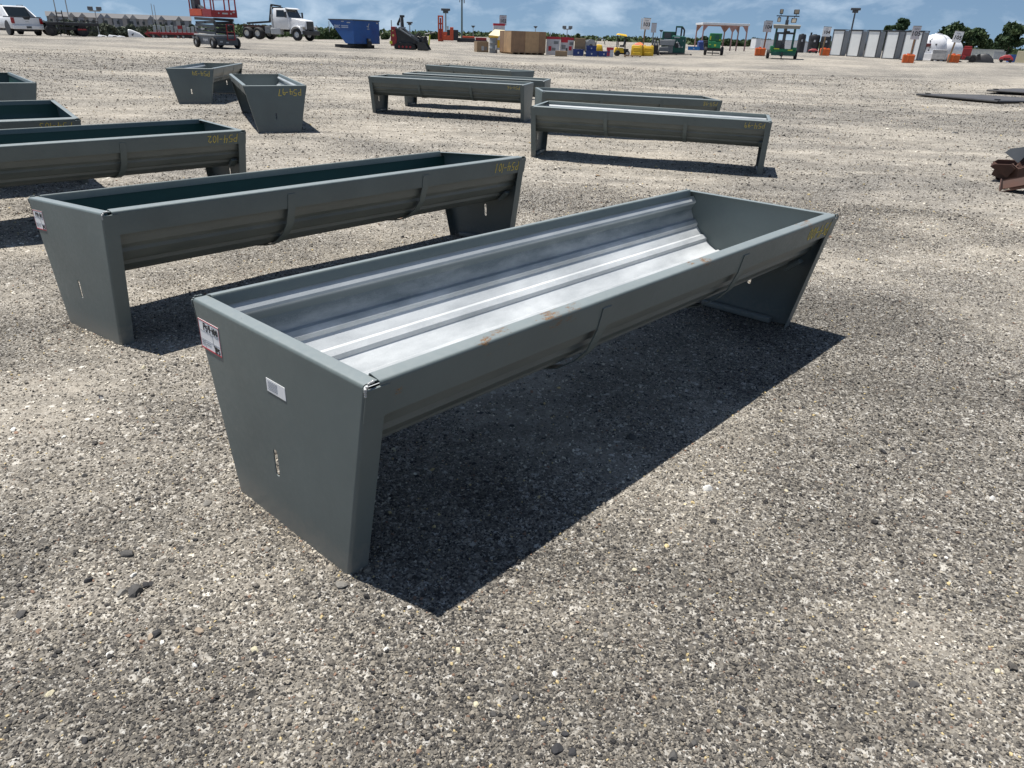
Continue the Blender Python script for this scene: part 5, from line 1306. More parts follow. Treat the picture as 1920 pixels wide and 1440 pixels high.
def roll_cage():
    t = put('utility_vehicle', 'small black vehicle with a roll cage beside the green machine', 'vehicle', 1228, 102, 62)
    part('body', BLACK, t, lambda m: m.b2(-.2, .22, -.3, .6, .05, .72), .03)
    part('roll_cage', BLACK, t, lambda m: (m.tube([(-.24, -.1, .7), (-.22, -.1, 1.05), (-.1, -.1, 1.17), (.14, -.1, 1.17), (.24, -.1, 1.05), (.26, -.1, .7)], .035), m.cyl((0, -.1, .7), (0, -.1, 1.15), .03)))
    part('seat', LGREY, t, lambda m: (m.b2(-.18, -.05, 0, .15, .72, 1.05), m.b2(.05, .19, 0, .15, .72, 1.0)), .02)
    wheel(t, (-.2, -.2, .2), .2, .14, 'x'); wheel(t, (.24, -.2, .2), .2, .14, 'x')
roll_cage()
def green_plant():
    t = put('green_machine', 'dark green enclosed machine with grey chute and exhaust frame', 'machine', 1259, 102.5, 64, 0)
    part('rear_housing', TEAL, t, lambda m: m.b2(-.88, .2, .1, 1.0, .35, 1.62), .03)
    part('front_housing', TEAL, t, lambda m: m.hull([(-.1, -.5, .1), (1.0, -.35, .1), (-.1, .4, .1), (1.02, .6, .1), (-.1, -.45, 1.3), (.95, -.3, 1.28), (.0, .4, 1.4), (1.0, .6, 1.2)]), .03)
    part('grille', DGREY, t, lambda m: m.b2(-.72, -.2, .08, .1, 1.15, 1.55))
    part('white_label', PRW, t, lambda m: (m.b2(-.7, -.2, .07, .1, 1.0, 1.08), m.b2(-.85, -.68, .07, .1, .78, .92), m.b2(-.3, -.15, .07, .1, .8, .98)))
    part('intake_frame', BLACK, t, lambda m: (m.b2(.1, .2, -.1, 0, 1.3, 2.02), m.b2(.5, .62, -.1, 0, 1.3, 2.02), m.tube([(.6, -.05, 1.95), (.78, -.05, 1.75), (.78, -.05, 1.3)], .06)))
    part('frame_top', TEAL, t, lambda m: m.b2(.1, .62, -.12, .02, 1.9, 2.02), .01)
    part('chute', MGREY, t, lambda m: (m.hull([(-1.02, -.6, .62), (.1, -.6, .62), (-1.02, -.1, .62), (.1, -.1, .62), (-1.0, -.55, 1.0), (.2, -.55, 1.05), (-1.0, -.1, 1.0), (.2, -.1, 1.08)]), m.hull([(-1.05, -.7, .2), (-.2, -.7, .2), (-1.05, -.2, .2), (-.2, -.2, .2), (-1.0, -.7, .5), (-.3, -.7, .55), (-1.0, -.2, .5), (-.3, -.2, .55)]), m.b2(-.3, .05, -.55, -.1, .1, .62)), .03)
    part('inlet', BLACK, t, lambda m: m.hull([(.2, -.53, .5), (.7, -.5, .5), (.2, -.53, .8), (.5, -.52, .85), (.3, -.45, .9), (.3, -.3, .5)]))
    part('brace', LGREY, t, lambda m: (m.box((.45, -.56, .75), (.06, .03, .55), ry=-.6), m.b2(.05, .5, -.53, -.5, 1.18, 1.26)))
    part('decal', LGREY, t, lambda m: (m.box((.78, -.46, 1.0), (.07, .02, .1)), m.b2(.7, .8, -.5, -.44, .5, .6), m.b2(.46, .56, -.53, -.47, .5, .62)))
    part('skid_frame', BLACK, t, lambda m: m.b2(-.95, 1.0, -.55, .9, .0, .14), .01)
green_plant()
crate('bright blue plastic crate far behind the green machine', 1300, 98, 95, 1.35, 1.0, .4, M_('bright_blue', (0.01, 0.16, 0.45), .5, 0, .1, 3))
def toilet(name, label, px, py, D, w, h, mat):
    t = put(name, label, 'portable toilet', px, py, D, 15)
    part('walls', mat, t, lambda m: m.b2(-w / 2, w / 2, -w / 2, w / 2, 0.1, h - .2), .03)
    part('roof', mat, t, lambda m: m.hull([(-w / 2 - .03, -w / 2 - .03, h - .2), (w / 2 + .03, -w / 2 - .03, h - .2), (-w / 2 - .03, w / 2 + .03, h - .2), (w / 2 + .03, w / 2 + .03, h - .2), (-w / 3, -w / 3, h), (w / 3, -w / 3, h), (-w / 3, w / 3, h), (w / 3, w / 3, h)]), .02)
    d = part('door', mat, t, lambda m: m.b2(-w * .36, w * .36, -w / 2 - .02, -w / 2, .15, h - .3), .01)
    part('handle', LGREY, d, lambda m: m.b2(w * .24, w * .3, -w / 2 - .04, -w / 2 - .018, 1.0, 1.15))
    part('skid', BLACK, t, lambda m: m.b2(-w / 2 - .03, w / 2 + .03, -w / 2, w / 2, 0, .1))
toilet('portable_toilet', 'dark blue portable toilet left of the green cart', 1314, 93, 100, .85, .95 + .2, NAVY)
def canopy():
    t = put('shade_canopy', 'open shelter with flat white roof on pinkish steel posts', 'shelter', 1347, 96.5, 104, 12)
    PINK = M_('faded_red_steel', (0.40, 0.23, 0.20), .6, 0, .15, 3)
    w, d, h = 2.75, 2.3, 2.95
    part('roof', WHITE, t, lambda m: m.b2(-w - .1, w + .1, -d - .1, d + .1, h, h + .24), .02)
    for x in (-w + .1, 0.9, w - .1):
        for y in (-d + .1, d - .1):
            p = part('post', PINK, t, lambda m: m.b2(x - .07, x + .07, y - .07, y + .07, 0, h))
            for s in (-1, 1):
                if abs(x + s * .5) < w: part('knee_brace', PINK, p, lambda m: m.prism([(x, h - .75), (x + s * .06, h - .75), (x + s * .6, h - .02), (x, h - .02)], 'y', y - .03, y + .03))
    part('beam', PINK, t, lambda m: (m.b2(-w + .1, w - .1, -d + .05, -d + .15, h - .07, h - .004), m.b2(-w + .1, w - .1, d - .15, d - .05, h - .07, h - .004)))
canopy()
def green_cart():
    t = put('chipper_cart', 'bright green two-wheeled chipper seen from behind', 'machine', 1337, 104, 62, 4)
    part('hopper', GRN, t, lambda m: m.hull([(-.5, -.3, .95), (.42, -.3, .95), (-.5, .4, .95), (.42, .4, .95), (-.42, -.35, 1.5), (.45, -.35, 1.5), (-.42, .4, 1.5), (.45, .4, 1.5)]), .03)
    part('body', GRN, t, lambda m: m.hull([(-.48, -.45, .5), (.42, -.45, .5), (-.48, .5, .5), (.42, .5, .5), (-.5, -.4, .95), (.42, -.4, .95), (-.5, .5, .95), (.42, .5, .95)]), .03)
    part('hatch', TEAL, t, lambda m: m.b2(-.05, .22, -.38, -.33, 1.1, 1.38))
    part('decal', LIME, t, lambda m: (m.b2(-.06, .08, -.455, -.44, .62, .76), m.b2(-.42, -.34, -.38, -.33, 1.05, 1.3), m.b2(.26, .36, -.39, -.34, 1.02, 1.1), m.b2(-.45, -.3, -.455, -.43, .72, .76)))
    part('axle_beam', BLACK, t, lambda m: (m.b2(-.55, .55, -.35, .3, .3, .5), m.b2(-.5, .4, -.5, -.42, .12, .2)), .02)
    for x in (-.62, .6): wheel(t, (x, 0, .3), .3, .2, 'x', BLACK)
    part('engine', BLACK, t, lambda m: (m.b2(-.78, -.48, -.1, .4, .5, .9), m.b2(-.85, -.5, -.05, .3, .86, 1.0)), .03)
    part('jack_stand', BLACK, t, lambda m: m.cyl((-.1, -.45, 0), (-.1, -.45, .4), .03))
green_cart()
def light_tower():
    t = put('light_tower', 'green towable light tower with four floodlights on a T bar', 'light tower', 1463, 110, 57, 3)
    part('trailer_bed', GRN, t, lambda m: (m.b2(-.72, .88, -.55, .7, .3, .62), m.b2(-.78, -.55, -.6, .5, .5, .78), m.b2(.62, .9, -.55, .6, .45, .72)), .04)
    part('lower_frame', TEAL, t, lambda m: m.b2(-.68, .85, -.6, -.5, .2, .42), .02)
    part('highlight_strip', LIME, t, lambda m: (m.b2(-.6, -.2, -.57, -.55, .58, .64), m.b2(.35, .65, -.57, -.55, .52, .58)))
    for x in (-.86, .92): wheel(t, (x, -.1, .27), .27, .2, 'x', BLACK)
    part('control_cabinet', DGREY, t, lambda m: (m.b2(-.62, -.36, -.3, .3, .62, 1.5), m.b2(-.5, .1, -.35, .35, .6, 1.1)), .03)
    part('mast', DGREY, t, lambda m: (m.b2(-.1, .1, -.42, -.24, .15, 2.35), m.b2(-.06, .06, -.4, -.26, 2.35, 2.55)), .015)
    part('winch', BLACK, t, lambda m: (m.cyl((0, -.52, .78), (0, -.4, .78), .12), m.b2(-.14, .14, -.5, -.4, .4, .7)), smooth=40)
    part('canopy_roof', M_('canopy_underside', (0.24, 0.23, 0.20), .6, 0, .15, 3), t, lambda m: m.add([(-.78, -.75, 1.82), (.85, -.75, 1.82), (.85, .65, 1.95), (-.78, .65, 1.95), (-.82, -.78, 2.05), (.9, -.78, 2.02), (.98, .7, 2.1), (-.8, .7, 2.12)], [(3, 2, 1, 0), (4, 5, 6, 7), (0, 1, 5, 4), (1, 2, 6, 5), (2, 3, 7, 6), (3, 0, 4, 7)]), .03)
    for x, y in ((-.55, -.45), (.62, -.45), (-.55, .5), (.62, .5)): part('canopy_post', TEAL, t, lambda m: m.b2(x - .04, x + .04, y - .04, y + .04, .6, 1.9))
    part('cross_tube', BLACK, t, lambda m: (m.b2(-.58, .66, -.5, -.42, 1.5, 1.62), m.b2(.1, .3, -.5, -.4, 1.6, 1.7)))
    part('t_bar', BLACK, t, lambda m: m.b2(-.72, .72, -.37, -.31, 2.55, 2.61))
    for x, z, r in ((-.45, 2.84, .1), (.5, 2.84, -.35), (-.52, 2.36, .0), (.42, 2.33, -.35)):
        f = part('floodlight', BLACK, t, lambda m: m.box((x, -.36, z), (.34 if x > 0 else .22, .14, .28), rz=r, rx=-.25 if z < 2.5 else .12), .03)
        part('lens', LENS, f, lambda m: m.box((x, -.436, z - (.02 if z < 2.5 else -.01)), (.26 if x > 0 else .15, .02, .2), rz=r, rx=-.25 if z < 2.5 else .12))
        part('bracket', BLACK, t, lambda m: m.b2(x - .02, x + .02, -.36, -.32, min(z, 2.55), max(z, 2.61)))
    part('drawbar', BLACK, t, lambda m: (m.b2(-.05, .05, -1.1, -.5, .3, .38), m.cyl((0, -.85, 0), (0, -.85, .4), .035)))
light_tower()
def black_tank(label, px, py, D, w, h, chimney=False):
    t = put('black_tank', label, 'tank', px, py, D, 10)
    part('shell', BLACK, t, lambda m: m.lathe([(0, 0), (w / 2, 0), (w / 2, h * .3), (w / 2 * .98, h * .32), (w / 2, h * .36), (w / 2, h * .62), (w / 2 * .98, h * .64), (w / 2, h * .68), (w / 2, h * .92), (w / 2 * .85, h), (0, h)], 22), smooth=35)
    part('lid', BLACK, t, lambda m: m.cyl((0, 0, h - .02), (0, 0, h + .06), w * .18, n=14))
    if chimney: part('vent_pipe', BLACK, t, lambda m: m.b2(-w * .42, -w * .28, -.1, .1, h * .9, h + .22))
    part('label', PRW, t, lambda m: m.b2(-w * .1, w * .05, -w / 2 - .02, -w / 2 + .03, h * .6, h * .72))
black_tank('narrow black upright tank, leftmost of the black tanks', 1499, 98, 90, .78, 1.75)
black_tank('wide black tank with a vent pipe in front of the white wall', 1522, 99, 92, 1.15, 1.75, True)
black_tank('black tank behind the white 104 sign', 1544, 99, 92, 1.05, 1.7)
def red_car(name, label, px, py, D, l=1.4, h=.45, yaw=0):
    t = put(name, label, 'machine', px, py, D, yaw)
    part('body', RED, t, lambda m: m.hull([(-l / 2, -.35, .14), (l / 2, -.35, .14), (-l / 2, .35, .14), (l / 2, .35, .14), (-l / 2 + .05, -.32, h * .7), (l / 2 - .05, -.32, h * .55), (-l / 2 + .05, .32, h * .7), (l / 2 - .05, .32, h * .55), (-l * .15, -.25, h), (l * .2, -.25, h), (-l * .15, .25, h), (l * .2, .25, h)]), .04, 50)
    for x in (-l * .3, l * .3): wheel(t, (x, -.34, .13), .13, .1, 'y', BLACK); wheel(t, (x, .34, .13), .13, .1, 'y', BLACK)
    part('trim', BLACK, t, lambda m: m.b2(-l * .2, l * .25, -.37, -.34, h * .5, h * .62))
red_car('riding_mower', 'low red ride-on mower between the black tanks and the 104 sign', 1524, 100.5, 86, 1.0, .42)
def trailer_box(label, px, py, D, w, h, d=2.4, mat=None, yaw=0, name='white_container'):
    t = put(name, label, 'container', px, py, D, yaw)
    part('walls', mat or WHITE, t, lambda m: m.b2(-w / 2, w / 2, 0, d, .0, h), .03)
    part('corrugation', mat or WHITE, t, lambda m: [m.b2(x - .05, x + .05, -.03, .0, .1, h - .1) for x in np.linspace(-w / 2 + .2, w / 2 - .2, max(4, int(w / .4)))])
    part('roof_edge', LGREY, t, lambda m: m.b2(-w / 2 - .02, w / 2 + .02, -.04, d + .02, h, h + .06))
    return t
trailer_box('long white container wall behind the light tower', 1466, 96.5, 130, 6.6, 1.35)
trailer_box('white container between the narrow and wide black tanks', 1510, 98, 104, 1.1, 1.2)
trailer_box('white shed end by the far trees', 1421, 97, 140, 1.2, 1.5, yaw=20)
# ------------------------------------------------------------------ row of cabins
def cabins():
    PANEL = M_('cabin_white_panel', (0.80, 0.81, 0.79), .5, 0, .05, 2)
    SIDE = M_('cabin_grey_side', (0.33, 0.34, 0.35), .5, 0, .08, 4)
    DK = M_('cabin_dark_frame', (0.06, 0.062, 0.068), .5, 0, .1, 4)
    names = ['first white panelled cabin at the far left of the row', 'second white panelled cabin of the row from the left', 'third white panelled cabin of the row from the left', 'fourth white panelled cabin of the row from the left', 'fifth white panelled cabin, last wide one at the right', 'narrow white cabin end, partly hidden by the left 105 sign']
    pxs = [1554, 1586, 1618, 1652, 1686, 1706]
    pyt = [104, 105.7, 107.3, 109.5, 111.8, 113.5]
    Ds = [74.5, 73, 71.5, 70, 68.5, 67.5]
    for i in range(6):
        t = put('panel_cabin', names[i], 'cabin', pxs[i], pyt[i], Ds[i], 0, 'white panelled cabins in a row')
        a0 = Vector(t.location)
        t.rotation_euler.z += math.radians(-24)
        w, d, h = 1.0, 1.0, 2.0
        if i == 5: w = .5
        # front (-y) white panel, right side (+x) grey ribbed; origin near left-front corner
        part('wall_panel', PANEL, t, lambda m: m.b2(.06, w - .06, 0.0, .04, .06, h - .07))
        part('frame', DK, t, lambda m: (m.b2(0, .06, -.03, .06, 0, h), m.b2(w - .06, w, -.03, .06, 0, h), m.b2(.06, w - .06, -.03, .06, h - .07, h), m.b2(.06, w - .06, -.03, .06, 0, .06), m.b2(0, .06, d - .06, d, 0, h), m.b2(w - .06, w, d - .06, d, 0, h)))
        part('side_wall', SIDE, t, lambda m: (m.b2(w - .04, w - .01, .06, d - .06, .05, h - .05), m.b2(.01, .04, .06, d - .06, .05, h - .05)))
        part('side_rib', SIDE, t, lambda m: [m.b2(w - .01, w + .015, y, y + .05, .06, h - .06) for y in (.16, .36, .56, .76)])
        part('back_wall', PANEL, t, lambda m: m.b2(.06, w - .06, d - .04, d, .05, h - .05))
        part('roof', DK, t, lambda m: m.b2(-.02, w + .02, -.04, d + .02, h, h + .045))
        part('floor', DK, t, lambda m: m.b2(.06, w - .06, .06, d - .06, 0, .05))
cabins()
def round_tank():
    t = put('dome_tank', 'round-ended white tank lying on a white box base', 'tank', 1744, 114, 76, -20)
    Wt_ = M_('tank_white', (0.72, 0.72, 0.73), .4, 0, .06, 1.5, dirt=.18)
    def dome(m, cx, r, y0, y1, cz):
        m.lathe([(0, y0), (r * .5, y0 + .06), (r * .82, y0 + .22), (r * .97, y0 + .45), (r, y0 + .7), (r, y1), (r * .9, y1 + .3), (0, y1 + .5)], 28, (cx, 0, cz), 'y')
    part('shell', Wt_, t, lambda m: dome(m, -.15, 1.05, -.6, 1.6, .98), smooth=50)
    part('rear_shell', Wt_, t, lambda m: dome(m, .62, .82, .3, 2.6, .85), smooth=50)
    part('ring_band', LGREY, t, lambda m: m.lathe([(1.06, .5), (1.075, .52), (1.075, .6), (1.06, .62)], 28, (-.15, 0, .98), 'y'), smooth=50)
    part('base', Wt_, t, lambda m: (m.b2(-1.35, .75, -.95, 1.8, .12, .56), m.b2(-1.35, .75, -.98, 1.85, .0, .12)), .02)
    part('hatch', Wt_, t, lambda m: (m.cyl((-.1, .4, 1.98), (-.1, .4, 2.12), .2, n=14), m.cyl((.0, .9, 2.0), (.0, .9, 2.08), .1)))
    part('valve_panel', M_('maroon', (0.10, 0.02, 0.02), .5), t, lambda m: m.b2(-.42, -.05, -.66, -.5, 1.05, 1.3), .02)
    part('fitting', DGREY, t, lambda m: (m.cyl((-.38, -.68, .5), (-.38, -.62, 1.05), .04), m.cyl((-.1, -.68, .95), (.0, -.62, 1.05), .05), m.box((-.12, -.62, .78), (.1, .04, .12))))
    part('warning_mark', DGREY, t, lambda m: (m.box((-.15, -.53, 1.5), (.16, .02, .16), ry=PI / 4, rx=-.55), m.box((-.1, -.47, 1.64), (.1, .02, .1), ry=PI / 4, rx=-.55), m.b2(-.75, -.62, -.52, -.46, 1.12, 1.2), m.b2(.28, .4, -.55, -.47, 1.18, 1.3)))
    w = put('wrapped_pallet', 'pallet of grey goods wrapped in film beside the round tank', 'pallet load', 1757, 115.5, 73, -8)
    part('load', M_('film_wrap', (0.42, 0.41, 0.40), .3, 0, .22, 4, bump=.3), w, lambda m: m.b2(-.5, .5, 0, .9, .13, .82), .03)
    part('top_sheet', WHITE, w, lambda m: m.b2(-.52, .52, -.02, .92, .822, .86), .01)
    part('pallet', BLACK, w, lambda m: (m.b2(-.52, .52, -.02, .92, .09, .13), m.b2(-.5, -.4, 0, .9, 0, .09), m.b2(-.05, .05, 0, .9, 0, .09), m.b2(.4, .5, 0, .9, 0, .09)))
round_tank()
def right_jumble():
    t = put('red_implement', 'dark red farm implement right of the tilted 105 sign', 'implement', 1807, 117, 74, 0)
    part('column', RED, t, lambda m: (m.b2(-.3, .35, -.2, .3, .45, 1.05), m.b2(-.25, .3, -.1, .2, 1.05, 1.2), m.box((-.1, -.3, .35), (.25, .1, .3), ry=.4)), .03)
    part('frame', BLACK, t, lambda m: (m.b2(-.6, .7, -.3, .4, .18, .45), m.box((-.5, -.3, .12), (.7, .08, .1), ry=.3), m.box((.5, -.3, .12), (.6, .08, .1), ry=-.4)), .02)
    wheel(t, (.55, -.3, .3), .3, .2, 'y', BLACK); wheel(t, (-.55, -.3, .18), .18, .12, 'y', BLACK)
    part('light_box', LGREY, t, lambda m: m.b2(-.62, -.3, .05, .3, .45, .62), .01)
    b = put('scrap_heap', 'grey and black heap of machine parts right of the red implement', 'machine part', 1826, 117, 76)
    part('lump', MGREY, b, lambda m: m.hull([(-.4, -.3, 0), (.4, -.3, 0), (-.4, .3, 0), (.4, .3, 0), (-.25, -.2, .55), (.2, -.1, .62), (.3, .2, .4), (-.3, .2, .5)]), .04)
    part('plate', BLACK, b, lambda m: (m.box((-.3, -.34, .25), (.5, .04, .3), ry=.3), m.box((.25, -.34, .4), (.25, .05, .45), ry=-.3)))
    k = put('black_bale', 'rounded black heap under a sheet at the right', 'heap', 1843, 117, 76)
    part('sheet', BLACK, k, lambda m: m.hull([(-.75, -.4, 0), (.75, -.4, 0), (-.75, .5, 0), (.75, .5, 0), (-.62, -.3, .35), (-.35, -.2, .62), (.1, -.25, .66), (.4, -.2, .55), (.68, -.3, .3), (.2, .3, .7), (-.4, .3, .6)]), .05, 50)
    part('skirt', DGREY, k, lambda m: m.b2(-.85, .8, -.45, .5, 0, .06))
    trailer_box('small grey container near the right edge', 1871, 112.5, 98, 1.05, .72, 2.0, LGREY, 0, 'grey_container')
    trailer_box('long pale trailer behind the heaps at the right', 1838, 108, 130, 5.2, .9, 2.0, M_('pale_trailer', (0.55, 0.55, 0.5), .6, 0, .1, 2), 0, 'pale_trailer')
    red_car('red_machine', 'low red machine under the grey container at the right', 1885, 117, 80, 1.1, .6)
    carton('blue_tarp_load', 'blue covered load near the right edge', 'load', 1898, 116, 82, .7, .6, .6, M_('tarp_blue', (.04, .11, .32), .5), 14)
    carton('cream_crate', 'cream wooden crate cut by the right edge', 'crate', 1915, 117, 82, 1.0, .8, .92, CREAM, 0)
    trailer_box('white van body between the tilted sign and the red implement', 1796, 110, 100, .9, .8, 1.5, WHITE, 10, 'white_van_body')
right_jumble()

# ------------------------------------------------------------------ far left yard
def far_left():
    t = put('white_truck_cab', 'white sloping truck bonnet beyond the flatbed trailer', 'truck', 254, 68, 110, 0)
    part('bonnet', WHITE, t, lambda m: m.hull([(-.75, -.8, .2), (1.25, -.8, .1), (-.75, .8, .2), (1.25, .8, .1), (-.75, -.7, 1.1), (-.4, -.7, 1.1), (-.75, .7, 1.1), (-.4, .7, 1.1), (.5, -.7, .75), (.5, .7, .75)]), .08, 50)
    part('air_vent', BLACK, t, lambda m: m.prism([(-.4, .55), (-.15, .72), (-.2, .5), (-.35, .4)], 'y', -.815, -.78))
    part('underside', BLACK, t, lambda m: m.b2(-.7, 1.1, -.7, .7, 0, .22))
    for i, (px, D, w, h, lb) in enumerate(((193, 118, 1.6, .55, 'small white boat hull right of the flatbed trailer'), (214, 125, 1.9, .62, 'white low vehicle roof beyond the trailer, second from left'), (229, 128, 1.5, .55, 'white low vehicle roof beyond the trailer, third from left'))):
        b = put('white_vehicle', lb, 'vehicle', px, 66, D)
        part('body', WHITE, b, lambda m: m.hull([(-w / 2, -.5, .1), (w / 2, -.5, .1), (-w / 2, .5, .1), (w / 2, .5, .1), (-w / 2 + .3, -.4, h), (w / 2 - .5, -.4, h * .8), (-w / 2 + .3, .4, h), (w / 2 - .5, .4, h * .8)]), .06, 50)
        part('underside', DGREY, b, lambda m: m.b2(-w / 2 + .1, w / 2 - .1, -.4, .4, 0, .12))
        part('window', GLASS, b, lambda m: m.b2(-w * .1, w * .15, -.53, -.44, h * .55, h * .75))
    for px, w, lb in ((296, 2.1, 'red low trailer frame right of the white bonnet'), (322, 2.6, 'red trailer frame in the middle of the far red row'), (352, 2.2, 'red trailer frame just left of the scissor lift')):
        r = put('red_trailer', lb, 'trailer', px, 69.5, 95, 0)
        part('frame', RED, r, lambda m: (m.b2(-w / 2, w / 2, -.5, .5, .42, .62), m.box((-w / 2 + .1, 0, .3), (.7, .9, .12), ry=.6)), .02)
        part('underframe', BLACK, r, lambda m: (m.b2(-w * .4, w * .45, -.4, .4, .22, .42), m.b2(-w * .2, w * .1, -.45, .45, .1, .3)))
        part('upright', RED, r, lambda m: [m.b2(x, x + .08, -.5, -.42, .62, .85) for x in np.linspace(-w / 2 + .1, w / 2 - .2, 3)])
        for x in (-w * .2, w * .25): wheel(r, (x, -.5, .2), .2, .15, 'y', LGREY)
    g = put('car_transporter', 'grey stacked steel frames on a red trailer left of the scissor lift', 'trailer load', 332, 63, 140, 0)
    part('stack', M_('galv_stack', (0.30, 0.32, 0.32), .5, .3, .3, 2), g, lambda m: [m.b2(-3.4 + i * .62, -2.95 + i * .62, -.5, .5, .6, 2.0 + .12 * math.sin(i * 2.1)) for i in range(11)], .03)
    part('strap', RED, g, lambda m: m.b2(.2, .9, -.54, -.5, 1.6, 2.1))
    part('bed', RED, g, lambda m: m.b2(-3.6, 3.5, -.6, .6, .3, .6), .02)
    part('wheels', RUB, g, lambda m: [m.cyl((x, -.6, .3), (x, -.4, .3), .3, n=12) for x in (-2.4, -1.6, 2.0, 2.8)])
far_left()
def apartments():
    AP = [M_('apartment_wall_%d' % i, c, .7, 0, .06, .4) for i, c in enumerate(((0.21, 0.22, 0.24), (0.25, 0.24, 0.235), (0.20, 0.215, 0.25), (0.29, 0.29, 0.29)))]
    RF = M_('apartment_roof', (0.12, 0.118, 0.12), .8, 0, .1, 1)
    lbl = ['grey apartment block, leftmost of the far row', 'tan apartment block, second from the left of the far row', 'blue-grey apartment block, third from the left of the far row', 'pale apartment block, fourth from the left of the far row', 'apartment block at the right end of the far row']
    for i, px in enumerate((122, 178, 224, 272, 325)):
        D = 520
        loc, rz = spot(px, 46 + .03 * px, D)
        p = at(px, 34.4 + .035 * px - 15, D)      # roof line just above eye level
        t = thing('apartment_block', lbl[i], 'building', (p[0], p[1], p[2] - 15.0), rz, 'far row of apartment blocks')
        w, h = 19.0, 13.0
        part('wall', AP[i % 4], t, lambda m: m.b2(-w / 2, w / 2, 0, 12, -3, h))
        for k in range(4): part('bay', AP[(i + 1 + k) % 4], t, lambda m: m.b2(-w / 2 + 1 + k * 4.7, -w / 2 + 3.4 + k * 4.7, -1.0, 0, -3, h))
        rf = part('roof', RF, t, lambda m: m.prism([(-1.2, h), (13, h), (6, h + 2.4)], 'x', -w / 2 - .4, w / 2 + .4))
        for k in range(2): part('gable', AP[(i + k) % 4], t, lambda m: m.prism([(-w / 2 + 1.0 + k * 9.4, h), (-w / 2 + 5.0 + k * 9.4, h), (-w / 2 + 3.0 + k * 9.4, h + 2.2)], 'y', -1.4, 4))
        for k in range(6):
            for f in range(3):
                part('window', GLASS, t, lambda m: m.b2(-w / 2 + 1.4 + k * 3.0, -w / 2 + 2.7 + k * 3.0, -1.06 if k % 2 == 0 else -.06, .05, h - 3.0 - f * 3.3, h - 1.3 - f * 3.3))
apartments()
# ------------------------------------------------------------------ poles and masts
def pole(name, label, px, ytop, ybase, D, r, kind='plain', mat=None):
    loc, rz = spot(px, ybase, D)
    t = thing(name, label, 'pole', loc, rz)
    p0 = np.array(loc)
    def pr(P):
        d = P - np.array([0, 0, CAM_H]); return 720 - FPX * (d @ CU) / (d @ CF)
    H_ = (pr(p0) - ytop) / (pr(p0) - pr(p0 + np.array([0, 0, 1.0])))
    mt = mat or STEELP
    part('shaft', mt, t, lambda m: m.cyl((0, 0, 0), (0, 0, H_), r, r * .75, n=8), smooth=60)
    if kind == 'flood':
        part('crossarm', mt, t, lambda m: m.b2(-r * 9, r * 9, -r * .6, r * .6, H_ - r * 2, H_))
        for s in (-1, 1): part('lamp_head', DGREY, t, lambda m: m.box((s * r * 7, -r, H_ + r * 3), (r * 9, r * 3, r * 6), rx=-.3), r * .6)
    elif kind == 'head':
        part('lamp_head', DGREY, t, lambda m: (m.b2(-r * 5, r * 5, -r * 2, r * 2, H_, H_ + r * 2.4), m.b2(-r * 3, r * 3, -r, r, H_ - r * 2.4, H_)), r * .4)
    elif kind == 'box':
        part('lamp_head', MGREY, t, lambda m: (m.b2(-r * 1.8, r * 1.8, -r * 1.5, r * 1.5, H_ - r, H_ + r * 4), m.b2(-r * 2.6, -r * 1.8, -r, r, H_ - r * 3.4, H_ - r), m.b2(r * 1.8, r * 2.8, -r, r, H_ - r * 4, H_ - r)), r * .3)
    return t
pole('tall_light_pole', 'thick dark green pole running up to the top edge', 866, -1, 74, 125, .15, 'box', GPOLE)
pole('light_pole', 'grey pole with a flat lamp head above the orange machine', 836, 21, 76, 118, .13, 'head')
pole('floodlight_pole', 'pole with two floodlights above the far apartments', 186, 20, 62, 150, .09, 'flood')
pole('radio_mast', 'tall thin mast at the top left, nearer the pickup', 112, -25, 55, 260, .16)
pole('radio_mast', 'tall thin mast at the top left, right of the other', 134, -25, 57, 260, .16)
pole('radio_mast', 'thin distant mast left of the scissor lift, nearer the apartments', 292, 8, 62, 300, .13)
pole('radio_mast', 'thin distant mast left of the scissor lift, right one of the two', 297, 10, 62, 310, .13)
pole('light_pole', 'thin grey post between the blue hopper and the loader', 735, 38, 76, 120, .09)
pole('light_pole', 'grey post with box-like head behind the loader', 769, 44, 78, 95, .07, 'head')
pole('light_pole', 'thin grey lamp pole above the brown box', 887, 50, 80, 170, .08, 'head')
pole('light_pole', 'thin lamp pole above the right half of the plywood crate', 1003, 51, 80, 170, .08, 'head')
pole('light_pole', 'short post above the printed cartons', 1031, 61, 82, 150, .09)
pole('floodlight_pole', 'two-headed lamp pole behind the printed cartons', 1062, 54, 84, 140, .075, 'flood')
pole('light_pole', 'thin pole with small head left of the green machine', 1236, 58, 94, 110, .05, 'head')
pole('tower_mast', 'dark mast rising behind the white cabins', 1586, 21, 106, 95, .1, 'head', DGREY)
pole('light_pole', 'very thin pole at the right of the truck', 619, 40, 76, 240, .12)
# ------------------------------------------------------------------ trees
def leaf_material(name, c1, c2):
    m, t, b = newmat(name); L = t.links.new
    a = N(t, 'ShaderNodeAttribute', attribute_name='tint')
    r = ramp(t, [(0.0, c1), (1.0, c2)]); L(a.outputs['Fac'], r.inputs[0]); L(r.outputs[0], b.inputs['Base Color'])
    b.inputs['Roughness'].default_value = 0.7; b.inputs['Specular IOR Level'].default_value = 0.2
    return m
LEAF_D = leaf_material('leaf_dark', (0.026, 0.050, 0.022), (0.075, 0.108, 0.045))
LEAF_M = leaf_material('leaf_mid', (0.036, 0.066, 0.028), (0.105, 0.138, 0.060))
LEAF_H = leaf_material('leaf_hazed', (0.070, 0.088, 0.062), (0.150, 0.160, 0.115))  # leaf colour greyed and lightened to carry the distance haze
LEAF_P = leaf_material('leaf_pine', (0.024, 0.052, 0.026), (0.062, 0.098, 0.046))
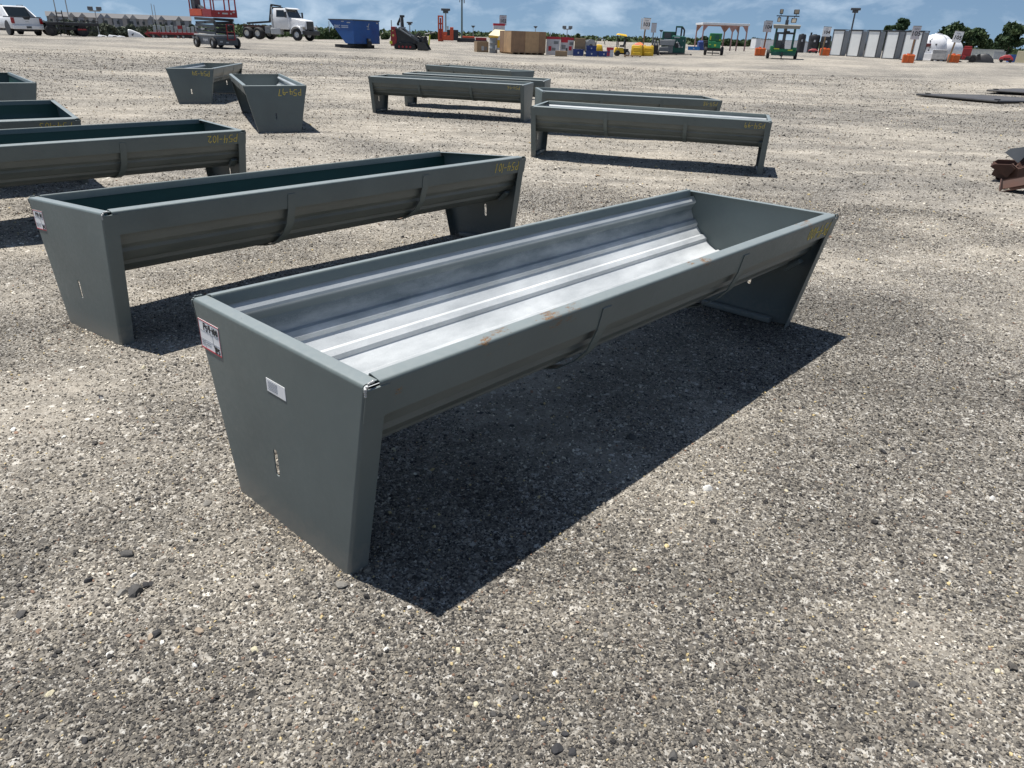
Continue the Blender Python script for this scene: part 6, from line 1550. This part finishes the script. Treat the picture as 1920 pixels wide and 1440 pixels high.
BARK = M_('bark', (0.09, 0.065, 0.045), .9, 0, .25, 5, bump=.3)
def tree(label, px, ytop, D, wpx, kind='oak', seed=0, ybase=None, name=None, group='trees on the skyline'):
    rs = np.random.RandomState(seed + 100)
    p = at(px, ytop, D); gz = tz(p[0], p[1])
    H_ = p[2] - gz
    k = FPX * 1.17 / D * (1 + .28 * (abs(px - 960) / 960) ** 2)
    Wd = wpx / k
    t = thing(name or {'oak': 'oak_tree', 'pine': 'pine_tree', 'cone': 'cypress_tree', 'bush': 'bushy_tree', 'palm': 'palm_tree'}[kind], label, 'tree', (p[0], p[1], gz), rs.uniform(0, 6), group)
    tr = MB()
    top = H_ * (.85 if kind in ('pine', 'cone') else .55)
    tr.cyl((0, 0, -.2), (Wd * .02, 0, top), max(.12, H_ * .022), max(.04, H_ * .008), 8)
    blobs = []
    if kind == 'cone':
        for i in range(16):
            u = i / 15; blobs.append((rs.normal(0, .05 * Wd), rs.normal(0, .05 * Wd), H_ * (.12 + .84 * u), Wd * .42 * (1 - u) + .12 * Wd, H_ * .07))
    elif kind == 'pine':
        for i in range(22):
            u = rs.uniform(.38, .97); rr = Wd * .42 * (1 - (u - .45) ** 2 * 1.6) * rs.uniform(.2, 1); a = rs.uniform(0, 6.28)
            c = (rr * math.cos(a), rr * math.sin(a), H_ * u); blobs.append((*c, Wd * rs.uniform(.13, .2), H_ * rs.uniform(.035, .06)))
            tr.cyl((0, 0, H_ * u * .93), c, .06, .025, 5)
    else:
        nb = 46 if kind == 'oak' else 26
        for i in range(nb):
            a = rs.uniform(0, 6.28); e = rs.uniform(-.15, 1.0); cr = math.cos(e * 1.4)
            rr = Wd * .40 * cr * rs.uniform(.2, 1.2)
            zc = H_ * (.42 if kind == 'oak' else .34); c = (rr * math.cos(a), rr * math.sin(a), zc + (H_ * .93 - zc) * max(-.5, math.sin(e * 1.4)) * rs.uniform(.75, 1.0))
            s = Wd * rs.uniform(.06, .19); blobs.append((*c, s, s * rs.uniform(.6, .85)))
            if i < 9: tr.cyl((0, 0, H_ * rs.uniform(.2, .45)), c, H_ * .009, H_ * .003, 5)
    tr.build('trunk', BARK, t, smooth=60)
    V = []; T = []
    ls = max(.10, min(.5, D * .0019))
    per = int(5200 / len(blobs)) if kind != 'palm' else 60
    for (bx, by, bz, br, bh) in blobs:
        g = rs.normal(0, 1, (per, 3)); g /= np.linalg.norm(g, axis=1)[:, None]
        q = g * (rs.uniform(.25, 1, (per, 1)) ** .5) * np.array([br, br, bh]) * rs.uniform(.85, 1.25, (per, 1)) + np.array([bx, by, bz])
        V.append(q); T.append(np.clip(rs.uniform(0, .75) + rs.normal(0, .16, per), 0, 1))
    V = np.concatenate(V); T = np.concatenate(T); n = len(V)
    a = rs.normal(0, 1, (n, 3)); a /= np.linalg.norm(a, axis=1)[:, None]
    b_ = np.cross(a, rs.normal(0, 1, (n, 3))); b_ /= np.linalg.norm(b_, axis=1)[:, None]
    s = ls * rs.uniform(.6, 1.4, (n, 1))
    P = np.stack([V - a * s, V + b_ * s * .55, V + a * s, V - b_ * s * .55], 1).reshape(-1, 3)
    me = bpy.data.meshes.new('crown'); me.from_pydata(P.tolist(), [], np.arange(4 * n).reshape(-1, 4).tolist())
    A_ = me.attributes.new('tint', 'FLOAT', 'POINT'); A_.data.foreach_set('value', np.repeat(T, 4).astype(np.float32))
    me.materials.append(LEAF_H if px < 400 else {'oak': LEAF_D, 'pine': LEAF_P, 'cone': LEAF_D, 'bush': LEAF_M}.get(kind, LEAF_M))
    link('crown', me, t)
    return t
TREES = [('tall pine with an irregular crown above the white cabins', 1693, 36, 180, 36, 'pine'), ('sparse pale tree left of the tall pine', 1668, 44, 185, 26, 'bush'), ('bushy tree behind the left 105 sign', 1716, 54, 190, 40, 'bush'),
 ('low bushy tree between the left 105 sign and the round tank', 1738, 64, 200, 30, 'bush'), ('small tree just left of the big oak', 1760, 63, 190, 24, 'bush'), ('big dark oak behind the tilted 105 sign', 1797, 46, 170, 80, 'oak'), ('dark oak right of the big oak', 1834, 53, 175, 54, 'oak'),
 ('small bush in the gap between the oaks', 1857, 74, 190, 18, 'bush'), ('narrow pointed evergreen near the right edge', 1874, 67, 170, 16, 'cone'), ('large oak at the right edge', 1906, 41, 150, 62, 'oak'), ('low dark tree in front of the right edge oak', 1884, 78, 165, 34, 'oak'),
 ('dark tree left of the green cart under the canopy', 1322, 72, 230, 32, 'oak'), ('dark tree behind the middle canopy post', 1366, 76, 230, 34, 'oak'), ('dark low tree behind the right canopy posts', 1390, 83, 235, 26, 'oak'), ('dark tree left of the orange blocks', 1418, 74, 220, 30, 'oak'), ('dark tree partly behind the 104 sign', 1440, 76, 225, 24, 'oak'), ('low tree left of the canopy shelter', 1300, 85, 240, 18, 'bush'),
 ('small pine left of the blue hopper, nearest the truck', 603, 66, 230, 16, 'cone'), ('small pine left of the blue hopper, second from the truck', 613, 62, 230, 16, 'cone'), ('small pine left of the blue hopper, third from the truck', 623, 60, 230, 16, 'cone'), ('small pine against the left slope of the blue hopper', 633, 59, 230, 18, 'cone'), ('low tree right of the blue hopper', 723, 64, 240, 16, 'bush'),
 ('green tree between the pickup and the ladder ramp', 94, 40, 200, 30, 'bush'), ('green tree below the radio masts', 124, 38, 205, 46, 'bush'), ('green tree in front of the far apartments, left', 152, 41, 200, 40, 'bush'), ('green tree in front of the far apartments, middle', 198, 46, 200, 46, 'bush'), ('green tree in front of the far apartments, right', 244, 49, 205, 54, 'bush'), ('dark tree below the far apartments beside the scissor lift', 300, 52, 200, 64, 'bush'), ('small tree just left of the scissor lift', 360, 46, 220, 18, 'bush'), ('broad bush in front of the apartments between the white vehicles and the red trailers', 270, 52, 190, 40, 'bush'), ('broad bush below the left apartments behind the flatbed trailer', 172, 47, 190, 44, 'bush'), ('low dark tree right of the truck under the hook', 596, 70, 240, 14, 'bush'),
 ('small tree top above the brown box on the crate', 1084, 64, 200, 9, 'bush'), ('low dark tree behind the loader post', 815, 62, 260, 22, 'bush')]
for i, (lb, px, yt, D, wp, kd) in enumerate(TREES): tree(lb, px, yt, D, wp, kd, i)
def far_wood():
    """far treeline that reads as one mass"""
    rs = np.random.RandomState(5); V = []; T = []
    for px in np.arange(-60, 1990, 3.0):
        D = rs.uniform(420, 560)
        if px < 400: D = rs.uniform(700, 820)
        if 640 < px < 1290 and rs.rand() < .6: continue
        yt = 34.4 + .035 * px - rs.uniform(-1, 5) - (4 if px > 1380 else 0) + (5 if px < 400 else 0)
        p = at(px, yt, D); gz = tz(p[0], p[1]); h = max(2.5, p[2] - gz)
        n = 46
        q = np.c_[rs.normal(p[0], 2.2, n), rs.normal(p[1], 2.2, n), gz + h * rs.uniform(0, 1, n) ** .8]
        V.append(q); T.append(np.clip(rs.uniform(0, .8) + rs.normal(0, .15, n), 0, 1))
    V = np.concatenate(V); T = np.concatenate(T); n = len(V)
    a = rs.normal(0, 1, (n, 3)); a /= np.linalg.norm(a, axis=1)[:, None]
    b_ = np.cross(a, rs.normal(0, 1, (n, 3))); b_ /= np.linalg.norm(b_, axis=1)[:, None]
    s = rs.uniform(.7, 1.5, (n, 1))
    P = np.stack([V - a * s, V + b_ * s * .6, V + a * s, V - b_ * s * .6], 1).reshape(-1, 3)
    me = bpy.data.meshes.new('far_wood'); me.from_pydata(P.tolist(), [], np.arange(4 * n).reshape(-1, 4).tolist())
    A_ = me.attributes.new('tint', 'FLOAT', 'POINT'); A_.data.foreach_set('value', np.repeat(T, 4).astype(np.float32))
    me.materials.append(LEAF_M)
    tag(link('far_wood', me), 'far dark line of trees along the horizon', 'wood', kind='stuff')
far_wood()
# ------------------------------------------------------------------ nearer odds and ends on the right
def ground_plates():
    for i, (corners, lb) in enumerate((([(1718, 180.5), (1870, 195), (2020, 188), (1835, 174.8)], 'flat dark steel plate lying on the gravel, nearer of the two'), ([(1850, 174.2), (1960, 181), (2080, 177), (1905, 171.5)], 'flat dark steel plate lying behind the other plate'))):
        P = [Vector(ground_hit(*c)) for c in corners]
        c0 = sum(P, Vector()) / 4
        z = sum(p.z for p in P) / 4 + .02
        t = thing('steel_plate', lb, 'steel plate', (c0.x, c0.y, z))
        q = [(p.x - c0.x, p.y - c0.y) for p in P]
        part('sheet', ASPH, t, lambda m: m.prism(q, 'z', .0, .045), .006)
        part('edge_channel', BLACK, t, lambda m: [m.cyl((a[0], a[1], .012), (b_[0], b_[1], .012), .04, n=6) for a, b_ in zip(q, q[1:] + q[:1])])
        part('bearer', BLACK, t, lambda m: [m.b2(x * .5 - .3, x * .5 + .3, y * .5 - .3, y * .5 + .3, -.16, .002) for x, y in q])
        part('lug', BLACK, t, lambda m: [m.box((x * .85, y * .85, .062), (.16, .1, .035)) for x, y in q[:2]])
ground_plates()
def rusty_pieces():
    """heap of cut steel scoops: open wedges of thick plate"""
    def scoop(lb, px, py, rot, mat, w, d, h, dz, name='steel_scoop'):
        x, y, z = ground_hit(px, py)
        t = thing(name, lb, 'steel scoop', (x, y, z + dz), 0, 'heap of cut steel scoops'); t.rotation_euler = rot
        th = .012
        prof = [(0, 0), (d, 0), (d * .92, h * .35), (d * .3, h), (0, h * .9)]
        for xx in (-w / 2, w / 2 - th): part('side_plate', mat, t, lambda m: m.prism(prof, 'x', xx, xx + th), .002)
        part('floor_plate', mat, t, lambda m: m.b2(-w / 2 + th, w / 2 - th, 0, d, 0, th))
        part('back_plate', mat, t, lambda m: m.b2(-w / 2 + th, w / 2 - th, 0, th, th, h * .9))
        part('stiffener', mat, t, lambda m: m.box((0, d * .3, h * .5), (w * .9, th, h * .7), rx=.6), .002)
        return t
    scoop('rusty steel scoop lying lowest at the front of the heap', 1908, 357, (.12, .35, 2.5), RUST, .30, .34, .16, .01)
    scoop('small rusty steel scoop poking out at the left of the heap', 1886, 342, (.5, -.2, .9), RUST, .20, .24, .15, .09)
    scoop('rusty steel scoop slanting up across the middle of the heap', 1914, 338, (-.3, .5, 1.9), RUST, .28, .36, .18, .14)
    t = scoop('grey steel scoop with a pale blue cap on top of the heap', 1908, 340, (.45, .25, .5), DGREY, .26, .24, .2, .20)
    part('blue_cap', M_('pale_blue', (.30, .45, .62), .4), t, lambda m: m.cyl((0.02, .05, .05), (.06, .1, .12), .03, n=10))
    scoop('dark rusty scoop buried behind the others at the right edge', 1928, 345, (.2, -.3, .2), RUST, .4, .4, .26, .03)
rusty_pieces()
def litter():
    rr = random.Random(9)
    sp = [(1120, 330, 16), (845, 348, 20), (700, 300, 12), (1340, 290, 9), (190, 745, 16), (1790, 250, 12), (1600, 420, 10), (620, 500, 12), (760, 690, 9), (1730, 200, 9), (1560, 150, 9), (300, 300, 9)]
    for i, (px, py, s) in enumerate(sp):
        x, y, z = ground_hit(px, py); k = s / 2 * math.hypot(x, y) / FPX
        o = link('chip', None, ground) if False else part('debris', BLACK if i % 3 else LUMB, ground, lambda m: m.hull([(rr.uniform(-1, 1) * k, rr.uniform(-.5, .5) * k, rr.uniform(0, .35) * k) for _ in range(9)]))
        o.location = (x, y, z); o.rotation_euler = (0, 0, rr.uniform(0, 3))
litter()
